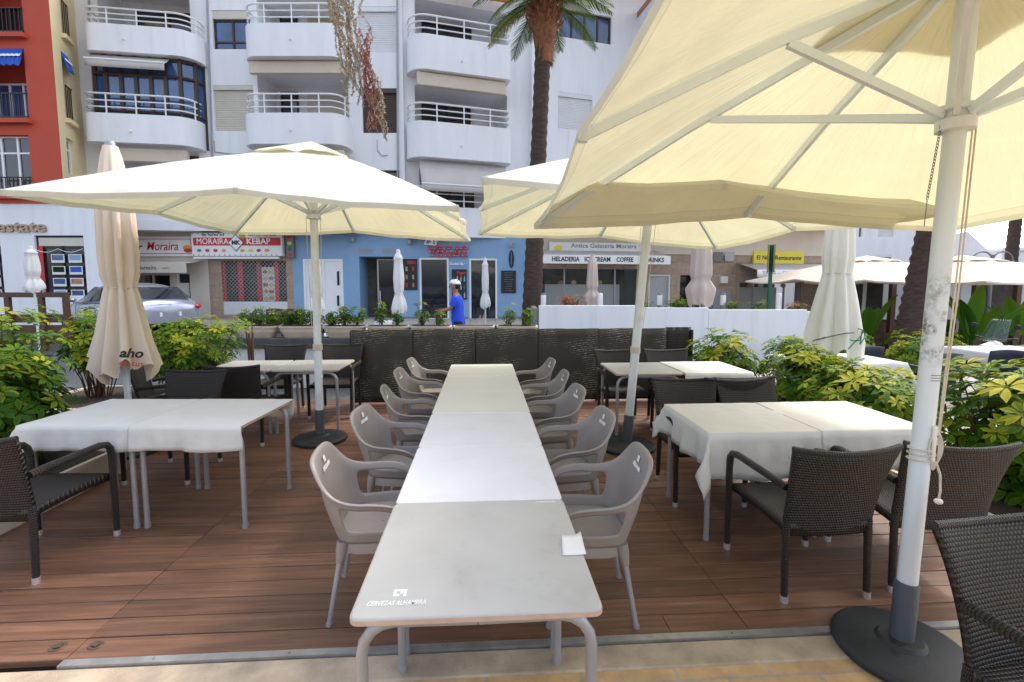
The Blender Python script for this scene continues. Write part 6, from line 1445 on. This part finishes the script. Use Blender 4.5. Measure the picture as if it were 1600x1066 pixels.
for (a,b,c,d) in ((507,-30,545,150),(512,-30,556,135),(520,-30,540,120),(514,-20,528,70),(530,-30,560,100),(543,-30,552,110),(550,-30,560,160),(553,-30,580,60),(556,30,575,130),(540,60,560,140),(520,0,562,95),(546,90,562,145),(590,120,602,212),(586,110,600,200),(594,125,603,216),(580,130,596,205),(509,-30,535,100),(516,-30,548,165),(523,-30,552,150),(528,0,545,120),(534,-10,556,100),(540,-30,546,90),(547,0,566,150),(552,20,572,120),(538,70,566,165),(556,70,580,165),(560,110,588,190),(592,140,602,208),(584,150,600,212)): string(a,b,c,d,'beigegar','beige_string',11.5)
for (a,b,c,d) in ((566,45,582,140),(572,45,586,200),(576,60,592,195),(570,90,580,205),(578,80,588,160),(568,60,578,180),(573,120,584,206),(568,48,576,130),(574,80,590,190),(571,110,582,190),(576,130,588,206),(566,80,574,150)): string(a,b,c,d,'redgar','red_string',11.45)
mb=MB(); a,z=G(300,-60,11.5); b,z2=G(800,-45,11.5); mb.tube([(a+(b-a)*i/20,11.5,z+(z2-z)*i/20-.5*sin(pi*i/20)) for i in range(21)],.012,5); mb.build('support_cable',M['ink_grey'],gt)
# ================================================================= right-hand square: house, parasols, lamp, plants
hs=thing('house','white three-storey house with roller shutters and red-brown panels beyond the square','building',(0,0,0),-YAW); WH=22
def gh(px,py): return G(px,py,WH)
mH=T(0,WH,0)
def HH(px0,px1,py0,py1,e=.12):
    a,z1=gh(px0,py0); b,z0=gh(px1,py1); return [a,b,z0,z1,e]
w1=HH(1373,1396,351,372); w2=HH(1368,1391,402,422); a0,_=gh(1285,400); a1,_=gh(1428,400); a2,_=gh(1466,400)
w3=HH(1342,1348,352,372); w4=HH(1375,1398,300,322)
mb=wall_holes(MB(mH),a0,a1,-1.5,7.5,[w1,w2,w3,w4]); mb.build('front_wall',M['white_wall'],hs,smooth=False)
for h in (w1,w2,w4): shutter(hs,mH,h[0],h[1],h[2]+(.25 if h is w2 else 0),h[3],.08,'shutter_white')
window(hs,mH,w3[0],w3[1],w3[2],w3[3],.1,1,gm='glass')
mb=MB(mH); mb.box(a1,a2,.3,4,-1.5,7.5); mb.box(a0,a1,.3,8,-1.5,7.5); mb.build('side_wall',M['white_wall'],hs,smooth=False)
for p0,p1 in ((345,372),(395,424),(290,322)):
    a,z1=gh(1428,p0); b,z0=gh(1446,p1); mb=MB(mH); mb.box(a,b,.2,.298,z0,z1); mb.build('red_brown_panel',M['red_wall'],hs,smooth=False)
mb=MB(mH); mb.box(a0-.2,a2+.2,-.2,8,7.502,7.7); mb.build('roof',M['terracotta'],hs)
WG=30; h2_=thing('house','low white gabled house with a tiled lean-to roof behind the street lamp','building',(0,0,0),-YAW)
a,z=G(1470,402,WG); b,_=G(1600,402,WG); c,zc=G(1512,362,WG); d,zd=G(1552,398,WG); mb=MB(T(0,WG,0)); e0,_=G(1455,400,WG)
mb.add([(a,0,-2),(d,0,-2),(d,0,zd),(c,0,zc),(a,0,zc-.3),(a,6,-2),(d,6,-2),(d,6,zd),(c,6,zc),(a,6,zc-.3)],[(0,1,2,3,4),(9,8,7,6,5),(2,7,8,3),(3,8,9,4),(1,6,7,2),(0,4,9,5)]); mb.build('gable_wall',M['white_wall'],h2_,smooth=False)
mb=MB(T(0,WG-2,0)); a,z=G(1500,412,WG-2); b,_=G(1575,412,WG-2); _,z2=G(1500,398,WG-2)
mb.grid(lambda u,v:(a+(b-a)*u,1.9*v+.0,z+(z2-z)*v+.05*abs(sin(u*pi*16))),64,3); mb.build('tiled_roof',M['terracotta'],h2_,ang=180); mb=MB(T(0,WG-2,0)); mb.box(a,b,.05,1.8,-2,z-.002); mb.build('lean_to_wall',M['white_wall'],h2_,smooth=False)
h3=thing('house','plain white house wall at the photo edge beyond the slender palm','building',(0,0,0),-YAW); a,z=G(1566,392,34); b,_=G(1720,392,34); mb=MB(); mb.box(a,b,34,42,-2,z); mb.build('wall',M['white_wall'],h3,smooth=False); mb=MB(); mb.box(a-.2,b,33.8,42,z+.002,z+.2); mb.build('roof',M['white_trim'],h3); mb=MB(); q,zq=G(1590,415,33.9); mb.box(q,q+.9,33.95,33.99,zq-1.2,zq); mb.build('window',M['glass'],h3)
for lab,px,w,a_,zt,ze,sd in (('wide pale restaurant parasol just beyond the folded off-white parasol',1352,14.2,2.3,2.50,1.88,41),('wide pale restaurant parasol behind the thick white pole, beyond the scooter',1500,13.2,2.6,2.45,1.84,42)):
    u,_=G(px,440,w); p=toW(u,w); zg=gz(p.x,p.y)
    make_parasol(lab,(p.x,p.y,zg),a_,ze-zg,ze-zg-.05,zt-zg,radians(5),(0,0),(ze-zg)+.1,.045,.3,sd,'wide restaurant parasols',M['canvas_sand'],'restaurant_parasol',.08)
u,z=G(1551,403,16); p=toW(u,16); zg=gz(p.x,p.y); t=thing('street_lamp','dark street lamp with two arched arms before the tiled roof','lamp',(p.x,p.y,zg),-YAW); zz=z-zg
mb=MB(); mb.tube([(0,0,0),(0,0,.9),(0,0,zz+.1)],[.09,.06,.05],10); mb.build('post',M['ink_grey'],t)
for s in (-1,1):
    mb=MB(); mb.tube([(0,0,zz-.3)]+[(s*(.34-.34*cos(a)),0,zz-.1+.30*sin(a)) for a in [pi*i/10 for i in range(11)]],.025,8); ar=mb.build('arm',M['ink_grey'],t)
    mb=MB(); mb.lathe([(.03,.0),(.07,-.06),(.17,-.22),(.17,-.25)],14,(s*.68,0,zz-.1)); mb.build('lamp_shade',M['ink_grey'],ar)
def banana(label,px,w,zb,h,n,seed):
    rnd=random.Random(seed); u,_=G(px,450,w); p=toW(u,w); zg=gz(p.x,p.y); t=thing('banana_plant',label,'plant',(p.x,p.y,zg),0,'broad-leaved plants of the restaurant'); mb=MB()
    for k in range(n):
        a=k*2.4+rnd.uniform(-.3,.3); e=radians(rnd.uniform(50,82)); l=h*rnd.uniform(.6,.95); b=V((rnd.uniform(-.1,.1),rnd.uniform(-.1,.1),.35)); d=V((cos(a)*cos(e),sin(a)*cos(e),sin(e))); m_=b+d*l*.35
        mb.tube([V((0,0,0)),b,m_],[.035,.03,.012],5,cap=False); sd=d.cross(V((0,0,1))).normalized(); T_=rnd.uniform(.1,.9); P=[];F=[];q=m_.copy(); dd=d.copy()
        for i in range(8):
            s=i/7; wv=.17*sin(pi*min(1,s*.93+.06))**.7; P+=[q-sd*wv+V((0,0,.04)),q,q+sd*wv+V((0,0,.04))]; q=q+dd*l*.65/7; dd=(dd+V((cos(a),sin(a),-1))*.06).normalized()
        for i in range(7): F+=[(3*i,3*i+1,3*i+4,3*i+3),(3*i+1,3*i+2,3*i+5,3*i+4)]
        mb.add(P,F,None,[max(.02,min(1,T_+(.12 if j%3!=1 else -.1))) for j in range(24)])
    mb.build('foliage',M['banana'],t,ang=180)
    mb=MB(); mb.lathe([(.22,0),(.28,.35),(.26,.35)],16); mb.build('pot',M['planter'],t)
banana('broad-leaved banana plant in a pot between the folded parasol and dark palm trunk',1362,12.6,0,2.1,9,1); banana('tall banana plant under the pale parasol behind the scooter',1528,11.8,0,2.2,10,2); banana('banana plant at the photo edge under the pale parasol',1600,12.5,0,2.2,9,3); banana('dark broad-leaved plant between the thick pole and scooter windscreen',1478,12.8,0,1.9,8,4)
# restaurant terrace: dark timber frame, wooden chairs, blinds
u0,_=G(1330,450,16.5); u1,_=G(1720,450,16.5); p=toW((u0+u1)/2,16.5); zg=gz(p.x,p.y); t=thing('restaurant_pavilion','shaded dark timber restaurant terrace under the pale parasols','building',(p.x,p.y,zg),-YAW); hl=(u1-u0)/2
mb=MB(); mb.box(-hl,hl,.3,.4,0,1.0); mb.build('timber_parapet',M['wood'],t)
for k in range(7): x=-hl+2*hl*k/6; mb=MB(); mb.box(x-.08,x+.08,-.08,.08,0,2.7); mb.build('post',M['wood'],t)
mb=MB(); mb.box(-hl,hl,-.1,.1,2.702,2.95); mb.build('beam',M['wood'],t); mb=MB(); mb.box(-hl,hl,3.2,3.3,0,2.9); mb.build('back_wall',M['interior'],t); mb=MB(); mb.box(-hl,hl,-.2,3.4,2.952,3.05); mb.build('roof',M['wood'],t)
for k in range(3): x=-hl+1.5+k*2.3; mb=MB(); mb.box(x,x+1.1,.5,.53,1.1,2.4); mb.build('pale_blind',M['shutter_white'],t)
WD=None
for k,(px,w,lab) in enumerate(((1380,12.9,'brown wooden chair by the potted banana plant'),(1402,13.3,'brown wooden chair close to the dark palm trunk'),(1348,13.4,'brown wooden chair behind the folded off-white parasol'),(1470,13.4,'brown wooden chair between the palm trunk and thick pole'))):
    p=at(px,w); p.z=gz(p.x,p.y)
    if WD is None:
        WD=thing('wooden_chair',lab,'chair',p,.3,'wooden restaurant chairs'); 
        mb=MB(); mb.box(-.23,.23,-.22,.22,.43,.47); mb.build('seat',M['wood'],WD)
        mb=MB(); mb.box(-.23,.23,.2,.24,.86,.98); mb.box(-.23,.23,.2,.24,.66,.74); mb.build('backrest',M['wood'],WD)
        for sx in (-1,1):
            mb=MB(); mb.box(sx*.21-.02,sx*.21+.02,.2,.24,0,1.0) if False else mb.box(sx*.25-.02,sx*.25+.02,.2,.24,0,1.0); mb.build('leg',M['wood'],WD); mb=MB(); mb.box(sx*.21-.02,sx*.21+.02,-.22,-.18,0,.43); mb.build('leg',M['wood'],WD)
    else: dup(WD,p,.3*k,lab)
# ================================================================= light
w=bpy.data.worlds.new('World'); sc.world=w; w.use_nodes=True; n=w.node_tree; bg=n.nodes['Background']; sky=n.nodes.new('ShaderNodeTexSky'); sky.sky_type='NISHITA'; sky.sun_disc=False
SD=V((.46,.40,.80)).normalized(); el=math.asin(SD.z); az=atan2(SD.x,SD.y)
sky.sun_elevation=el; sky.sun_rotation=az; sky.dust_density=4.0; sky.air_density=1.0; sky.ozone_density=1.0
hs_=n.nodes.new('ShaderNodeHueSaturation'); hs_.inputs['Saturation'].default_value=.62; n.links.new(sky.outputs[0],hs_.inputs['Color']); n.links.new(hs_.outputs[0],bg.inputs[0]); bg.inputs[1].default_value=.50
l=bpy.data.lights.new('sun','SUN'); l.energy=1.7; l.angle=radians(5.0); l.color=(1,.95,.88); so=bpy.data.objects.new('sun',l); col.objects.link(so); so.rotation_euler=SD.to_track_quat('Z','Y').to_euler()
sc.view_settings.view_transform='Standard'; sc.view_settings.look='None'; sc.view_settings.exposure=0; sc.view_settings.gamma=1
sc.cycles.max_bounces=10; sc.cycles.diffuse_bounces=5; sc.cycles.transparent_max_bounces=12; sc.cycles.use_denoising=True; sc.cycles.sample_clamp_indirect=6
